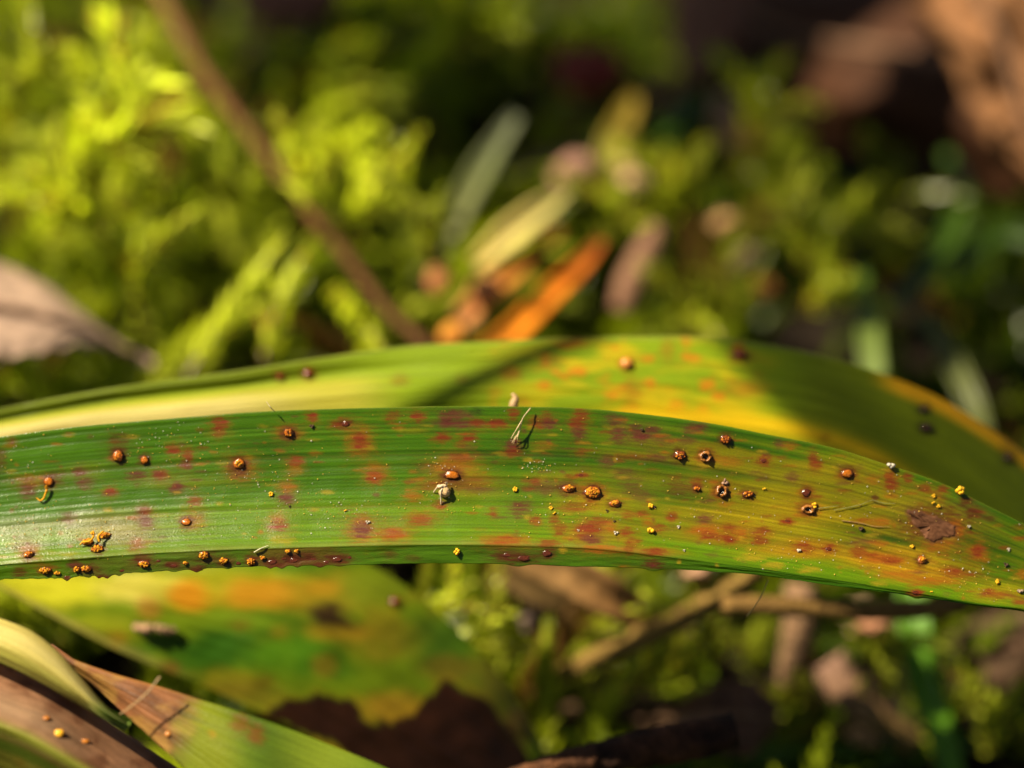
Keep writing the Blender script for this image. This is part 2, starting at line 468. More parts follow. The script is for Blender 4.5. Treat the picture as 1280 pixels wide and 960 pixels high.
FR = [
 ([(60, 300, 24.2), (110, 180, 23.2), (185, 35, 23.0)], 0.22, 'tall pale yellow feathery moss frond at upper left corner of the photo', 1.0, 8, 1.25),
 ([(70, 225, 23.6), (150, 165, 22.8), (240, 132, 22.8)], 0.20, 'pale moss frond pointing right below the tall feathery frond', 1.0, 5, 1.2),
 ([(10, 180, 24.0), (30, 110, 23.4), (75, 60, 23.2)], 0.20, 'green moss frond at the left picture edge above the dead leaf', 0.75, 4, 1.0),
 ([(150, 330, 23.2), (100, 260, 22.8), (20, 205, 22.8)], 0.20, 'yellow moss frond leaning left above the grey dead leaf', 0.95, 4, 1.1),
 ([(240, 300, 23.4), (190, 250, 23.0), (150, 200, 22.8)], 0.18, 'short olive moss frond between the dead leaf and dry stem', 0.85, 3, 1.0),
 ([(405, 260, 23.5), (375, 215, 23.2), (345, 145, 23.0)], 0.17, 'upright golden moss shoot just right of the dry stem', 1.0, 0, 1.15),
 ([(395, 165, 24.2), (440, 195, 23.8), (480, 205, 23.6)], 0.20, 'drooping yellow moss tip right of the golden upright shoot', 1.0, 3, 1.0),
 ([(440, 265, 23.8), (490, 225, 23.4), (525, 165, 23.3)], 0.16, 'bright moss shoot with raised tip left of the grey-green grass blade', 1.0, 0, 1.15),
 ([(425, 300, 23.6), (455, 260, 23.3), (505, 245, 23.2)], 0.17, 'green moss shoot lying under the raised bright tip', 0.65, 2, 1.0),
 ([(235, 470, 21.8), (285, 395, 21.9), (355, 300, 22.2)], 0.15, 'long lime moss shoot slanting up behind the rear leaf, left one of two', 0.85, 0, 1.2),
 ([(330, 450, 21.8), (345, 395, 21.9), (385, 310, 22.2)], 0.15, 'long lime moss shoot slanting up behind the rear leaf, right one of two', 0.85, 0, 1.2),
 ([(420, 360, 22.2), (450, 400, 21.8), (480, 440, 21.6)], 0.14, 'yellow moss tip hanging down to the rear leaf beside the dry stem base', 0.9, 0, 1.2),
 ([(180, 420, 22.6), (170, 370, 22.4), (205, 330, 22.4)], 0.17, 'moss shoot rising behind the tip of the grey dead leaf', 0.8, 2, 1.0),
 ([(300, 260, 24.0), (260, 220, 23.6), (230, 190, 23.4)], 0.18, 'green moss frond left of the dry stem in the middle of its length', 0.8, 3, 1.0),
 ([(560, 335, 23.0), (530, 300, 22.8), (545, 250, 22.8)], 0.14, 'dark green moss shoot at the foot of the grey-green grass blade', 0.4, 2, 0.9),
 ([(850, 330, 24.6), (830, 260, 24.3), (840, 190, 24.2)], 0.18, 'olive moss shoot beside the tan flake right of centre', 0.6, 4, 0.7),  # fronds right of centre: weaker light painted in as a darker tone
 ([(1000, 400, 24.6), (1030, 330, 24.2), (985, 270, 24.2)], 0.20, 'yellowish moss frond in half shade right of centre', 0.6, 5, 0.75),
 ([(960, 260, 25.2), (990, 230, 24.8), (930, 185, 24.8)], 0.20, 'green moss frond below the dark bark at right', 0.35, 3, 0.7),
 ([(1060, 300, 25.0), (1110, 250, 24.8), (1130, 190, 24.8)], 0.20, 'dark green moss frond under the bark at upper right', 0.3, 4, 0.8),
 ([(905, 400, 24.0), (870, 350, 23.8), (820, 340, 23.8)], 0.17, 'low green moss shoot behind the peak of the rear leaf', 0.45, 3, 0.8),
 ([(500, 790, 20.9), (545, 760, 20.6), (590, 730, 20.6)], 0.11, 'sunlit lime moss shoot just below the front leaf in the middle', 1.0, 4, 1.2),
 ([(640, 860, 21.5), (610, 830, 21.3), (590, 790, 21.2)], 0.16, 'green moss shoot right of the blotched wide leaf', 0.7, 3, 0.9),
 ([(880, 850, 21.6), (840, 815, 21.4), (860, 760, 21.3)], 0.16, 'yellow-green moss shoot below the crossing twigs', 0.8, 3, 0.9),
 ([(700, 930, 21.6), (690, 880, 21.4), (720, 850, 21.4)], 0.16, 'moss shoot behind the charred twig at the bottom', 0.7, 3, 0.9),
 ([(1180, 940, 21.8), (1170, 910, 21.6), (1200, 880, 21.5)], 0.16, 'moss shoot at the base of the green grass stem', 0.85, 2, 0.9),
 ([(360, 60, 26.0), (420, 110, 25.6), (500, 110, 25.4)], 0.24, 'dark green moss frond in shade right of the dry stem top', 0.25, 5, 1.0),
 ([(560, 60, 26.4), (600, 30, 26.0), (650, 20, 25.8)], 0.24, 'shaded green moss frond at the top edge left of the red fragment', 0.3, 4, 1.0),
]
FR += [
 ([(1010, 900, 21.9), (990, 870, 21.6), (1000, 835, 21.6)], 0.15, 'olive moss shoot in the gap left of the pinkish tan twig', 0.5, 3, 0.8),
 ([(960, 850, 22.2), (940, 815, 22.0), (955, 780, 22.0)], 0.15, 'dark green moss shoot left of the upright pinkish twig', 0.4, 3, 0.9),
 ([(1060, 950, 21.6), (1030, 915, 21.4), (1000, 905, 21.4)], 0.14, 'green moss shoot above the grass blade on the bottom edge', 0.5, 3, 0.8),
 ([(1100, 880, 21.9), (1110, 840, 21.7), (1090, 800, 21.7)], 0.15, 'dim green moss shoot between the tan twig and the grass stem', 0.3, 3, 0.8),
]
FR += [
 ([(560, 840, 20.9), (590, 800, 20.7), (640, 770, 20.7)], 0.13, 'lime moss shoot reaching up beside the grey-mauve flake', 0.95, 2, 1.1),
 ([(800, 860, 21.0), (815, 830, 20.8), (838, 800, 20.8)], 0.13, 'small lit moss shoot under the slanting olive twig', 0.95, 2, 1.1),
 ([(900, 830, 20.9), (885, 790, 20.7), (860, 745, 20.7)], 0.13, 'lit moss shoot between the slanting twig and the level twig', 0.9, 2, 1.1),
 ([(700, 800, 21.4), (720, 780, 21.2), (750, 790, 21.2)], 0.15, 'olive moss shoot under the tan dead grass', 0.6, 2, 0.9),
 ([(1060, 790, 21.4), (1110, 810, 21.2), (1120, 850, 21.2)], 0.15, 'olive moss shoot left of the green grass stem', 0.6, 2, 0.9),
 ([(1240, 940, 21.6), (1230, 900, 21.3), (1240, 870, 21.3)], 0.14, 'lit moss tip in the lower right corner', 0.9, 2, 1.0),
 ([(640, 930, 21.6), (650, 890, 21.4), (640, 850, 21.4)], 0.15, 'moss shoot right of the rotten patch', 0.75, 2, 0.9),
 ([(750, 300, 24.2), (770, 270, 24.0), (745, 240, 24.0)], 0.16, 'yellow-green moss shoot below the light tan leaf flakes', 0.85, 3, 1.0),
 ([(860, 270, 24.4), (840, 230, 24.2), (835, 190, 24.2)], 0.16, 'yellow-green moss shoot right of the light tan leaf flakes', 0.85, 2, 1.0),
 ([(1000, 330, 23.8), (1020, 290, 23.6), (1005, 265, 23.6)], 0.16, 'lit moss tips right of the round tan flake', 0.9, 3, 1.0),
 ([(1010, 390, 23.6), (1040, 360, 23.4), (1060, 350, 23.4)], 0.16, 'lit moss tips behind the right shoulder of the rear leaf', 0.9, 3, 1.0),
 ([(840, 400, 23.6), (855, 385, 23.4), (850, 370, 23.4)], 0.16, 'low lit moss tip just over the peak of the rear leaf', 0.8, 2, 1.0),
 ([(930, 170, 25.4), (950, 130, 25.2), (945, 95, 25.2)], 0.18, 'yellow-green moss frond right of the tall brown flake', 0.7, 3, 0.9),
]
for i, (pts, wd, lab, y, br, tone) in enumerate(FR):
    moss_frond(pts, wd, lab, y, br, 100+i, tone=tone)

# ------------------------------------------------------------------ main leaf: the sharp one across the frame
yt = curve([(-900, 1180), (-620, 880), (-400, 690), (-250, 606), (-100, 562), (0, 546), (100, 533), (200, 524), (320, 515), (450, 510), (640, 508), (720, 510), (800, 517),
            (900, 531), (960, 543), (1050, 562), (1113, 582), (1180, 605), (1230, 630), (1280, 655), (1380, 722), (1500, 830), (1650, 1010), (1760, 1190)])
yf = curve([(-900, 1262), (-620, 985), (-400, 812), (-250, 748), (-100, 716), (0, 706), (100, 698), (200, 691), (320, 686), (420, 683), (520, 681), (650, 682), (760, 687),
            (850, 698), (950, 711), (1050, 726), (1113, 736), (1180, 747), (1230, 755), (1280, 761), (1380, 800), (1500, 885), (1650, 1045), (1760, 1194)])
yb = curve([(-900, 1280), (-620, 1010), (-400, 836), (-250, 770), (-100, 737), (0, 725), (60, 723), (130, 719), (200, 714), (320, 708), (450, 706), (640, 705), (720, 708), (830, 711),
            (950, 719.5), (1050, 733), (1113, 741), (1180, 751), (1230, 758.5), (1280, 764), (1380, 803), (1500, 888), (1650, 1048), (1760, 1196)])
def xdepth(x):
    x = np.asarray(x, float)
    return 0.00 + 0.16*((x-700)/700.0)**2*np.where(x < 700, 1.0, 1.1) + 2.2*np.clip((x-1330)/430, 0, 1)**2*0.5 + 1.5*np.clip((-100-x)/800, 0, 1)**2
def main_depth(x, v):
    """v 0..1 top edge to fold, 1..2 the strip rolled under"""
    x = np.asarray(x, float); v = np.asarray(v, float)
    a = np.clip(v, 0, 1); b = np.clip(v-1, 0, 1)
    prof = 0.20*(1-a**3)
    round_ = -0.004*np.exp(-((v-1)/0.05)**2)*sstep(950, 700, x)
    roll = 0.012*b
    return FOC - 0.10 + prof + roll + round_ + xdepth(x)
def main_v(x, y):
    a = yt(x); f = yf(x); b = yb(x)
    return np.where(y <= f, (y-a)/(f-a), 1+(y-f)/np.maximum(b-f, 0.5))
def vein_field(X, Vv, seed):
    u = X/200.0
    f = 0.55*noise(u*0.35, Vv*46, seed)+0.45*noise(u*0.9, Vv*88, seed+5)
    return f
def main_relief(X, Vv):
    r = 0.006*(vein_field(X, Vv, 41)-0.5)*(Vv < 1)
    for v0, a in ((0.345, -0.003), (0.715, -0.004), (0.585, -.0015), (0.12, -.001)):
        r = r + a*np.exp(-((Vv-v0)/0.016)**2)
    return r + 0.012*(fbm(X/60, Vv*3, 61)-0.5)
def main_point(px, py):
    px = np.array(float(px)); py = np.array(float(py))
    p = P(px, py, main_depth(px, main_v(px, py)))
    e = 3.0
    pxx = P(px+e, py, main_depth(px+e, main_v(px+e, py))) - P(px-e, py, main_depth(px-e, main_v(px-e, py)))
    pyy = P(px, py+e, main_depth(px, main_v(px, py+e))) - P(px, py-e, main_depth(px, main_v(px, py-e)))
    n = np.cross(pxx, pyy); n /= np.linalg.norm(n)
    if n @ (CAM-p) < 0: n = -n
    return p + n*float(main_relief(px, main_v(px, py))), n

xs = np.concatenate([np.linspace(-900, -40, 60)[:-1], np.linspace(-40, 1320, 900), np.linspace(1320, 1760, 50)[1:]])
vs = np.concatenate([np.linspace(0, 1, 126)[:-1], np.linspace(1, 2, 26)])
Xg, Vg = np.meshgrid(xs, vs, indexing='ij')
ragged = 1.0 + 0*xs
YT, YF, YB = yt(xs)[:, None], yf(xs)[:, None], yb(xs)[:, None]
rag = 2.6*(fbm(xs/9.0, xs*0, 77)-0.5)*sstep(520, 60, xs) + 1.2*(fbm(xs/16.0, xs*0+3, 78)-0.5)
for bx_, bw_, bh_ in ((84, 4, 3.5), (112, 3, 2), (124, 4, 4), (134, 5, 5), (150, 4, 2.5), (217, 6, 2), (246, 7, 4), (285, 5, 2), (338, 5, 3), (352, 5, 4), (372, 4, 2.5), (400, 6, 3), (425, 8, 2), (648, 12, 3), (817, 10, 3.5), (1145, 7, 2.5)):
    rag = rag + bh_*np.exp(-((xs-bx_)/bw_)**2)
YB = YB + (rag*(xs > -100))[:, None]
Yg = np.where(Vg <= 1, YT+(YF-YT)*np.clip(Vg, 0, 1), YF+(YB-YF)*np.clip(Vg-1, 0, 1))
Yg = Yg + (0.7*(fbm(xs/30.0, xs*0, 79)-0.5))[:, None]*(Vg < 0.2)
Dg = main_depth(Xg, Vg)

def main_colours(X, Y, Vv):
    u = X/200.0
    green = np.array([0.047, 0.126, 0.0012]); dgreen = np.array([0.026, 0.082, 0.0012]); lime = np.array([0.115, 0.205, 0.002])
    olive = np.array([0.150, 0.150, 0.003]); yel = np.array([0.29, 0.22, 0.004])
    c = np.broadcast_to(green, X.shape+(3,)).copy()
    big = fbm(u*1.3+4, Vv*3.2, 11)
    c = blend(c, dgreen, 0.9*sstep(0.45, 0.2, big))
    c = blend(c, lime, 0.65*sstep(0.60, 0.74, Vv + 0.06*(noise(u*1.2, Vv*3, 5)-0.5))*sstep(1.05, 0.95, Vv))  # lower band: its stronger light painted in as lime
    # yellowing towards the right, in streaks
    ov = sstep(640, 900, X)*sstep(1400, 1180, X)*sstep(0.02, 0.16, Vv)*sstep(1.0, 0.74, Vv)
    streak = fbm(u*0.9, Vv*17, 23, 4)
    c = blend(c, olive, ov*sstep(0.30, 0.62, streak))
    def area(cx, cy, rx, ry, col, s):
        nonlocal c
        r = np.sqrt(((X-cx)/rx)**2+((Y-cy)/ry)**2) + 0.7*(fbm(u*1.6, Vv*14, int(cx))-0.5)
        c = blend(c, col, s*sstep(1.2, 0.2, r))
    area(1000, 640, 105, 38, yel, 0.75); area(940, 612, 90, 24, yel, 0.5); area(1060, 583, 80, 22, yel, 0.5)
    area(1150, 702, 85, 24, yel, 0.85); area(1090, 695, 70, 16, yel, 0.6); area(745, 626, 60, 20, yel, 0.5)
    area(575, 590, 50, 24, yel, 0.5); area(590, 608, 70, 20, olive, 0.7); area(985, 690, 70, 8, yel, 0.5); area(1245, 740, 50, 14, yel, 0.5)
    area(880, 575, 40, 14, yel, 0.45); area(515, 538, 26, 5, olive, 0.7); area(700, 600, 60, 20, olive, 0.6); area(820, 600, 90, 22, olive, 0.5)
    area(1230, 690, 60, 50, dgreen, 0.6); area(640, 555, 60, 24, green, 0.6); area(1205, 622, 36, 14, green, 0.5)
    area(140, 662, 80, 26, (0.24, 0.15, 0.07), 0.55); area(30, 660, 60, 24, (0.20, 0.19, 0.08), 0.35); area(110, 590, 40, 14, olive, 0.4); area(215, 600, 60, 14, olive, 0.4)
    area(900, 664, 70, 18, (0.28, 0.11, 0.004), 0.5); area(1010, 686, 70, 14, (0.30, 0.12, 0.004), 0.5); area(1100, 698, 60, 16, (0.34, 0.13, 0.004), 0.55); area(1160, 716, 70, 16, (0.34, 0.14, 0.004), 0.5); area(745, 668, 60, 18, (0.24, 0.09, 0.004), 0.45); area(955, 640, 150, 14, (0.30, 0.21, 0.004), 0.5); area(1110, 640, 80, 30, (0.24, 0.20, 0.004), 0.5); area(800, 690, 70, 8, (0.28, 0.11, 0.004), 0.5)
    # veins
    vf = vein_field(X, Vv, 41)
    c = c*(1 + 0.60*(vf-0.5))[..., None]
    ph_ = Vv*34+0.7*fbm(Vv*9, u*0.15, 88, 2)
    fine = np.exp(-(((ph_ % 1.0)-0.5)/0.17)**2)*(0.15+0.85*noise(u*1.1, np.floor(ph_)*7.3, 89))
    c = c*(1-0.34*fine*(Vv < 1))[..., None]
    for v0, wv, s, col in ((0.345, 0.007, 0.42, (0.055, 0.045, 0.01)), (0.715, 0.007, 0.4, (0.09, 0.05, 0.01)), (0.12, 0.005, 0.25, (0.03, 0.05, 0.006)), (0.235, 0.005, 0.2, (0.03, 0.05, 0.006)), (0.47, 0.006, 0.25, (0.03, 0.05, 0.006)), (0.585, 0.006, 0.3, (0.03, 0.05, 0.006)), (0.80, 0.005, 0.3, (0.03, 0.06, 0.006)), (0.88, 0.005, 0.3, (0.03, 0.06, 0.006))):
        vv0 = v0 + 0.012*(noise(u*0.7, u*0, int(v0*1000))-0.5)
        c = blend(c, col, s*np.exp(-((Vv-vv0)/wv)**2)*(0.4+0.9*noise(u*1.5, u*0+v0*50, 9)))
    c = blend(c, (0.12, 0.16, 0.012), 0.6*sstep(0.018, 0.0, Vv))        # pale margin
    # the strip below the fold
    strip = sstep(0.99, 1.02, Vv)
    c = blend(c, (0.055, 0.125, 0.002), 0.85*strip*sstep(1000, 780, X))
    c = blend(c, (0.12, 0.045, 0.006), 0.6*strip*sstep(300, 335, X)*sstep(440, 400, X))
    c = blend(c, (0.10, 0.05, 0.01), 0.5*strip*sstep(90, 130, X)*sstep(330, 200, X)*noise(X/20, Vv*3, 6))
    c = blend(c, (0.17, 0.20, 0.03), 0.55*np.exp(-((Vv-0.99)/0.022)**2)*sstep(900, 750, X))     # the fold's pale ridge
    return c

S_MAIN = [ (84,723,5,3,'d',.9),(128,722,11,4,'d',.9),(246,714,8,4,'d',.9),(345,706,14,4,'d',.85),(400,706,10,4,'d',.8), (1166,656,40,24,'d',.75), # stains on the front leaf, in photo pixels
 (34,612,10,11,'p',.75),(99,590,8,6,'p',.75),(107,604,11,8,'p',.8),(138,615,10,6,'r',.75),(86,649,10,8,'p',.6),(178,640,9,6,'p',.6),(184,654,8,7,'p',.7),
 (172,680,10,7,'r',.65),(170,594,11,6,'p',.75),(197,594,7,6,'p',.6),(148,555,15,14,'d',.5),(32,680,16,10,'p',.35),(15,552,7,5,'r',.45),(25,715,9,6,'d',.7),(94,706,9,6,'p',.8),
 (70,598,11,9,'d',.6),(0,575,8,14,'d',.5),(40,600,22,8,'o',.35),(36,690,14,10,'o',.5),(108,711,16,7,'d',.7),(57,712,13,7,'r',.6),(180,702,13,8,'d',.85),
 (274,530,11,9,'r',.85),(274,542,9,6,'r',.4),(216,562,8,7,'r',.75),(234,570,7,11,'r',.65),(232,582,9,6,'p',.75),(201,594,9,7,'r',.6),(221,610,11,7,'p',.8),(244,627,9,7,'r',.7),
 (369,576,10,6,'r',.75),(369,587,9,6,'o',.4),(359,622,11,9,'p',.85),(359,608,12,8,'o',.55),(347,657,13,8,'r',.85),(347,645,9,6,'o',.4),(352,675,17,6,'y',.5),(299,585,20,16,'o',.55),(299,588,13,10,'d',.6),(361,540,18,10,'o',.45),(361,543,12,8,'d',.6),
 (241,652,16,11,'o',.45),(217,706,11,6,'d',.85),(247,711,12,5,'d',.8),(182,637,8,6,'r',.5),(180,652,9,7,'p',.6),(282,701,12,8,'d',.8),(258,696,13,8,'d',.7),(315,701,10,9,'d',.8),(340,702,10,6,'d',.9),(367,700,11,6,'d',.85),
 (390,522,7,7,'r',.8),(427,530,14,7,'r',.7),(432,530,8,6,'d',.8),(450,551,17,18,'o',.5),(449,547,9,6,'r',.85),(452,557,10,6,'r',.9),(469,596,11,9,'r',.8),(469,590,15,13,'o',.35),(491,520,10,7,'r',.6),(522,520,10,7,'r',.85),
 (552,547,10,6,'r',.8),(452,660,20,16,'o',.6),(452,662,13,10,'p',.9),(492,668,15,7,'r',.8),(492,668,20,9,'o',.4),(525,652,16,7,'r',.75),(525,646,18,9,'o',.35),(515,620,12,7,'o',.6),(532,585,14,9,'d',.4),(550,632,9,7,'r',.7),(366,698,11,7,'d',.8),(422,699,16,8,'d',.9),(385,696,11,6,'d',.85),(487,694,9,5,'d',.5),(516,698,9,4,'d',.4),
 (562,520,15,8,'p',.8),(577,518,12,5,'p',.6),(557,530,9,5,'p',.7),(577,530,24,5,'p',.8),(597,529,9,5,'r',.8),(597,515,9,5,'k',.5),(586,547,10,6,'r',.8),(577,556,9,5,'r',.45),(622,530,13,6,'r',.8),(642,516,7,8,'r',.7),(642,556,10,7,'p',.9),(640,565,13,6,'r',.65),
 (672,529,11,7,'r',.85),(687,529,10,7,'p',.85),(684,520,8,6,'r',.5),(721,530,11,7,'r',.9),(724,541,9,8,'p',.85),(727,519,9,8,'r',.8),(680,557,13,6,'o',.4),(727,565,8,5,'r',.6),(565,584,28,12,'o',.5),(590,602,26,10,'r',.4),(577,572,22,6,'r',.5),
 (565,606,18,8,'d',.45),(540,606,20,6,'r',.45),(600,612,20,4,'p',.4),(677,610,22,9,'p',.5),(669,602,7,5,'r',.6),(726,594,8,4,'r',.8),(650,637,14,11,'p',.7),(670,651,8,6,'r',.7),(692,649,7,6,'r',.6),(617,641,6,6,'r',.6),(699,662,8,9,'r',.65),(632,676,20,6,'r',.8),(632,677,30,8,'o',.45),
 (685,679,15,5,'r',.75),(715,634,22,6,'r',.55),(735,662,15,12,'r',.65),(647,697,24,8,'d',.85),(630,693,14,6,'d',.7),(684,692,10,7,'d',.8),
 (769,525,13,7,'p',.75),(774,544,11,9,'p',.75),(795,537,10,8,'p',.7),(801,547,11,7,'p',.8),(816,539,10,9,'p',.7),(829,549,10,7,'p',.5),(866,536,12,7,'p',.7),(877,532,8,5,'p',.5),(857,551,12,6,'p',.5),(820,572,16,5,'p',.65),(760,577,9,7,'p',.65),(787,570,22,4,'r',.5),(779,592,14,8,'p',.4),
 (850,611,20,9,'d',.55),(792,610,14,10,'p',.45),(805,622,14,7,'p',.35),(871,602,8,5,'r',.5),(880,649,10,6,'p',.75),(840,646,7,6,'r',.75),(784,644,8,6,'r',.65),(802,642,9,5,'r',.6),(810,652,8,5,'o',.6),(822,660,10,6,'r',.65),(750,651,16,5,'r',.65),(737,660,14,6,'r',.7),(739,674,13,6,'p',.8),(725,665,8,7,'r',.6),
 (782,666,8,6,'r',.7),(790,679,9,6,'r',.75),(762,659,7,6,'o',.6),(752,687,28,5,'o',.75),(820,690,16,5,'r',.8),(786,689,6,5,'r',.6),(817,706,13,6,'d',.8),(780,711,9,4,'o',.7),(882,662,16,6,'o',.75),(886,670,12,5,'r',.8),(910,673,12,6,'r',.85),(912,660,9,5,'r',.6),
 (955,576,9,7,'r',.85),(952,665,11,6,'r',.7),(950,676,12,6,'r',.75),(926,667,8,6,'o',.7),(984,652,9,5,'r',.9),(1005,684,13,7,'r',.85),(1036,686,9,6,'r',.85),(1016,571,6,9,'r',.7),(1020,582,8,7,'r',.7),(990,596,10,6,'p',.55),(987,557,10,5,'o',.6),(974,555,6,6,'p',.5),(954,597,9,5,'p',.4),(915,577,14,7,'o',.45),
 (940,697,17,5,'y',.6),(967,706,14,5,'y',.6),(1012,712,14,4,'y',.5),(849,702,3,3,'y',.9),(896,707,3,3,'y',.8),(703,688,5,4,'y',.9),(1090,600,10,6,'o',.5),(1113,594,7,9,'r',.75),(1115,606,9,8,'r',.7),(1135,598,6,6,'r',.75),(1094,622,4,4,'d',.8),(1101,652,11,6,'o',.6),(1079,651,12,4,'o',.5),
 (1074,690,11,7,'r',.75),(1092,695,10,5,'r',.7),(1106,699,24,6,'o',.65),(1079,677,18,5,'p',.5),(1097,679,12,5,'o',.5),(1145,741,9,5,'r',.85),(1124,718,26,6,'o',.55),(1157,610,9,6,'r',.75),(1179,611,8,5,'r',.75),(1208,627,10,7,'d',.75),(1218,640,13,8,'d',.7),(1237,648,8,4,'d',.6),(1222,689,12,11,'o',.6),(1222,689,7,8,'r',.85),
 (1199,717,24,5,'r',.65),(1190,713,12,5,'r',.6),(1167,727,34,5,'o',.6),(1248,744,24,5,'r',.55),(1237,739,9,4,'r',.75),(1276,751,10,6,'r',.6),(1278,719,9,7,'o',.6),(1114,700,12,6,'r',.65),(1192,662,14,12,'o',.75),(1172,684,20,7,'o',.55),(1150,648,14,12,'o',.4),(882,571,13,11,'o',.6),(902,614,13,13,'o',.6),(1010,637,15,10,'o',.7),(741,617,17,13,'o',.6),(711,612,13,9,'d',.5),(1008,616,10,9,'o',.6),(1059,593,12,10,'r',.5),(565,596,16,9,'d',.5),
]
cm = main_colours(Xg, Yg, Vg)
inb = (xs > -60) & (xs < 1340)
sub = cm[inb]
HALO = [(x, y+0.8, rx*1.7, ry*1.8, 'o' if k in 'ro' else 'p', 0.20*st) for x, y, rx, ry, k, st in S_MAIN if k in 'rpod']
sub = spots(sub, Xg[inb], Yg[inb], HALO, wob=0.8, seed=600)
sub = spots(sub, Xg[inb], Yg[inb], S_MAIN, seed=200)
PUST_XY = [(148,570,9,9),(181,575,7,7),(61,602,8,8),(36,694,8,6),(122,687,9,6),(233,653,8,7),(299,580,10,8),(361,541,9,7),(565,594,12,7),(711,611,10,7),(741,616,12,9),(769,630,10,6),
 (850,569,10,8),(882,571,10,8),(907,549,9,7),(871,611,7,5),(902,614,9,9),(935,618,9,6),(1008,616,7,7),(1010,637,10,7),(1059,592,10,8),(1153,700,8,7)]
sub = spots(sub, Xg[inb], Yg[inb], [(x, y, 1.25*a, 1.3*b, 'd', .8) for x, y, a, b in PUST_XY], wob=0.35, seed=1400)
# many small unlisted reddish flecks
extra = []
rs = np.random.default_rng(5)
for k in range(560):
    x = rs.uniform(0, 1280); v = rs.uniform(0.04, 0.97)
    y = float(yt(x)+(yf(x)-yt(x))*v)
    if x < 640 and rs.random() < 0.55: continue
    extra.append((x, y, rs.uniform(2, 11), rs.uniform(1.0, 3.4), rs.choice(['r', 'o', 'p', 'y']), rs.uniform(.2, .55)))
sub = spots(sub, Xg[inb], Yg[inb], extra, seed=900)
NECRO = [(1133,637),(1148,638),(1167,645),(1182,651),(1195,659),(1194,670),(1180,672),(1166,679),(1156,672),(1150,663),(1141,655)]
nx_ = Xg[inb]+9*(fbm(Xg[inb]/7, Yg[inb]/4, 31)-0.5); ny_ = Yg[inb]+6*(fbm(Xg[inb]/7+5, Yg[inb]/4, 32)-0.5)
nm_ = poly_mask(nx_, ny_, NECRO, 5.0)
nk_ = fbm(Xg[inb]/5, Yg[inb]/2, 33)[..., None]
sub = sub*(1-nm_[..., None]) + (np.array([0.055, 0.018, 0.007])*(1-nk_)+np.array([0.15, 0.065, 0.03])*nk_)*nm_[..., None]
cm[inb] = sub
relief = main_relief(Xg, Vg)
base = P(np.array(-880.0), np.array(1240.0), main_depth(-880.0, 0.9))
leaf = empty('strap_leaf', base)
tag(leaf, 'sharp green strap leaf dotted with orange rust pustules, arching across the whole picture in front', 'leaf')
sheet('blade', Xg, Yg, Dg, cm, M_LEAF, leaf, base, thick=0.028, relief=relief)

# necrotic patch: a sunken brown scab, slightly proud of the blade
def scab():
    c = np.array([1164.0, 657.0]); poly = np.array(NECRO, float)
    rings = [0.0, 0.12, 0.25, 0.38, 0.5, 0.62, 0.72, 0.82, 0.9, 0.96, 1.0]
    dense = []
    for a, b in zip(poly, np.roll(poly, -1, axis=0)):
        for t in (0, .2, .4, .6, .8): dense.append(a*(1-t)+b*t)
    dense = np.array(dense); dense += rs.normal(0, 0.9, dense.shape)
    V = []; C = []
    for r in rings:
        for q in dense:
            p2 = c+(q-c)*r
            p, n = main_point(*p2)
            h = 0.0025+0.002*(1-r**3)+0.005*(1-r**4)*float(noise(p2[0]/6, p2[1]/2.5, 3)) if r < 1 else -0.006
            V.append(p+n*h)
            k = float(fbm(np.array(p2[0]/3.5), np.array(p2[1]/2.0), 12))
            C.append(np.array([0.050, 0.016, 0.006])*(1-k)+np.array([0.17, 0.075, 0.035])*k**1.3)
    m = len(dense); F4 = []
    for i in range(len(rings)-1):
        for j in range(m):
            F4.append((i*m+j, i*m+(j+1) % m, (i+1)*m+(j+1) % m, (i+1)*m+j))
    p, n = main_point(*c)
    return mesh_at('necrotic_patch', V, np.array(F4), p, leaf, cols=np.array(C), mat=M_DRY)
tag(scab(), 'dry brown wrinkled dead patch near right end')

# ------------------------------------------------------------------ pustules
def frame(n):
    t = R - n*(R@n); t /= np.linalg.norm(t)
    return t, np.cross(n, t)
def blob(p, n, rx, ry, h, col, seed, bumpy=0.12, nr=9, ns=16, freq=3.0, sink=0.0, prof=0.5, col2=None):
    """low dome on the surface at p with normal n (radii in cm)"""
    t, b = frame(n)
    b = -b if b @ U < 0 else b
    V = []; C = []
    rs = np.random.default_rng(seed)
    ph = rs.uniform(0, 6, 6)
    for i in range(nr+1):
        a = i/nr*math.pi/2
        for j in range(ns):
            th = 2*math.pi*j/ns
            k = 1+bumpy*(math.sin(freq*th+ph[0])*0.5+math.sin((freq+2)*th+ph[1]+3*a)*0.5) + bumpy*0.8*rs.normal()
            r = math.sin(a)
            V.append(p + (t*rx*r*math.cos(th)+b*ry*r*math.sin(th))*k + n*(h*math.cos(a)**prof*(0.85+0.15*k) - sink))
            cc = np.asarray(col)
            if col2 is not None:
                cc = cc*(1-sstep(0.6, 1.0, np.array(r)))+np.asarray(col2)*sstep(0.6, 1.0, np.array(r))
            C.append(cc*rs.uniform(0.85, 1.15))
    F4 = [(i*ns+j, i*ns+(j+1) % ns, (i+1)*ns+(j+1) % ns, (i+1)*ns+j) for i in range(nr) for j in range(ns)]
    return V, F4, C
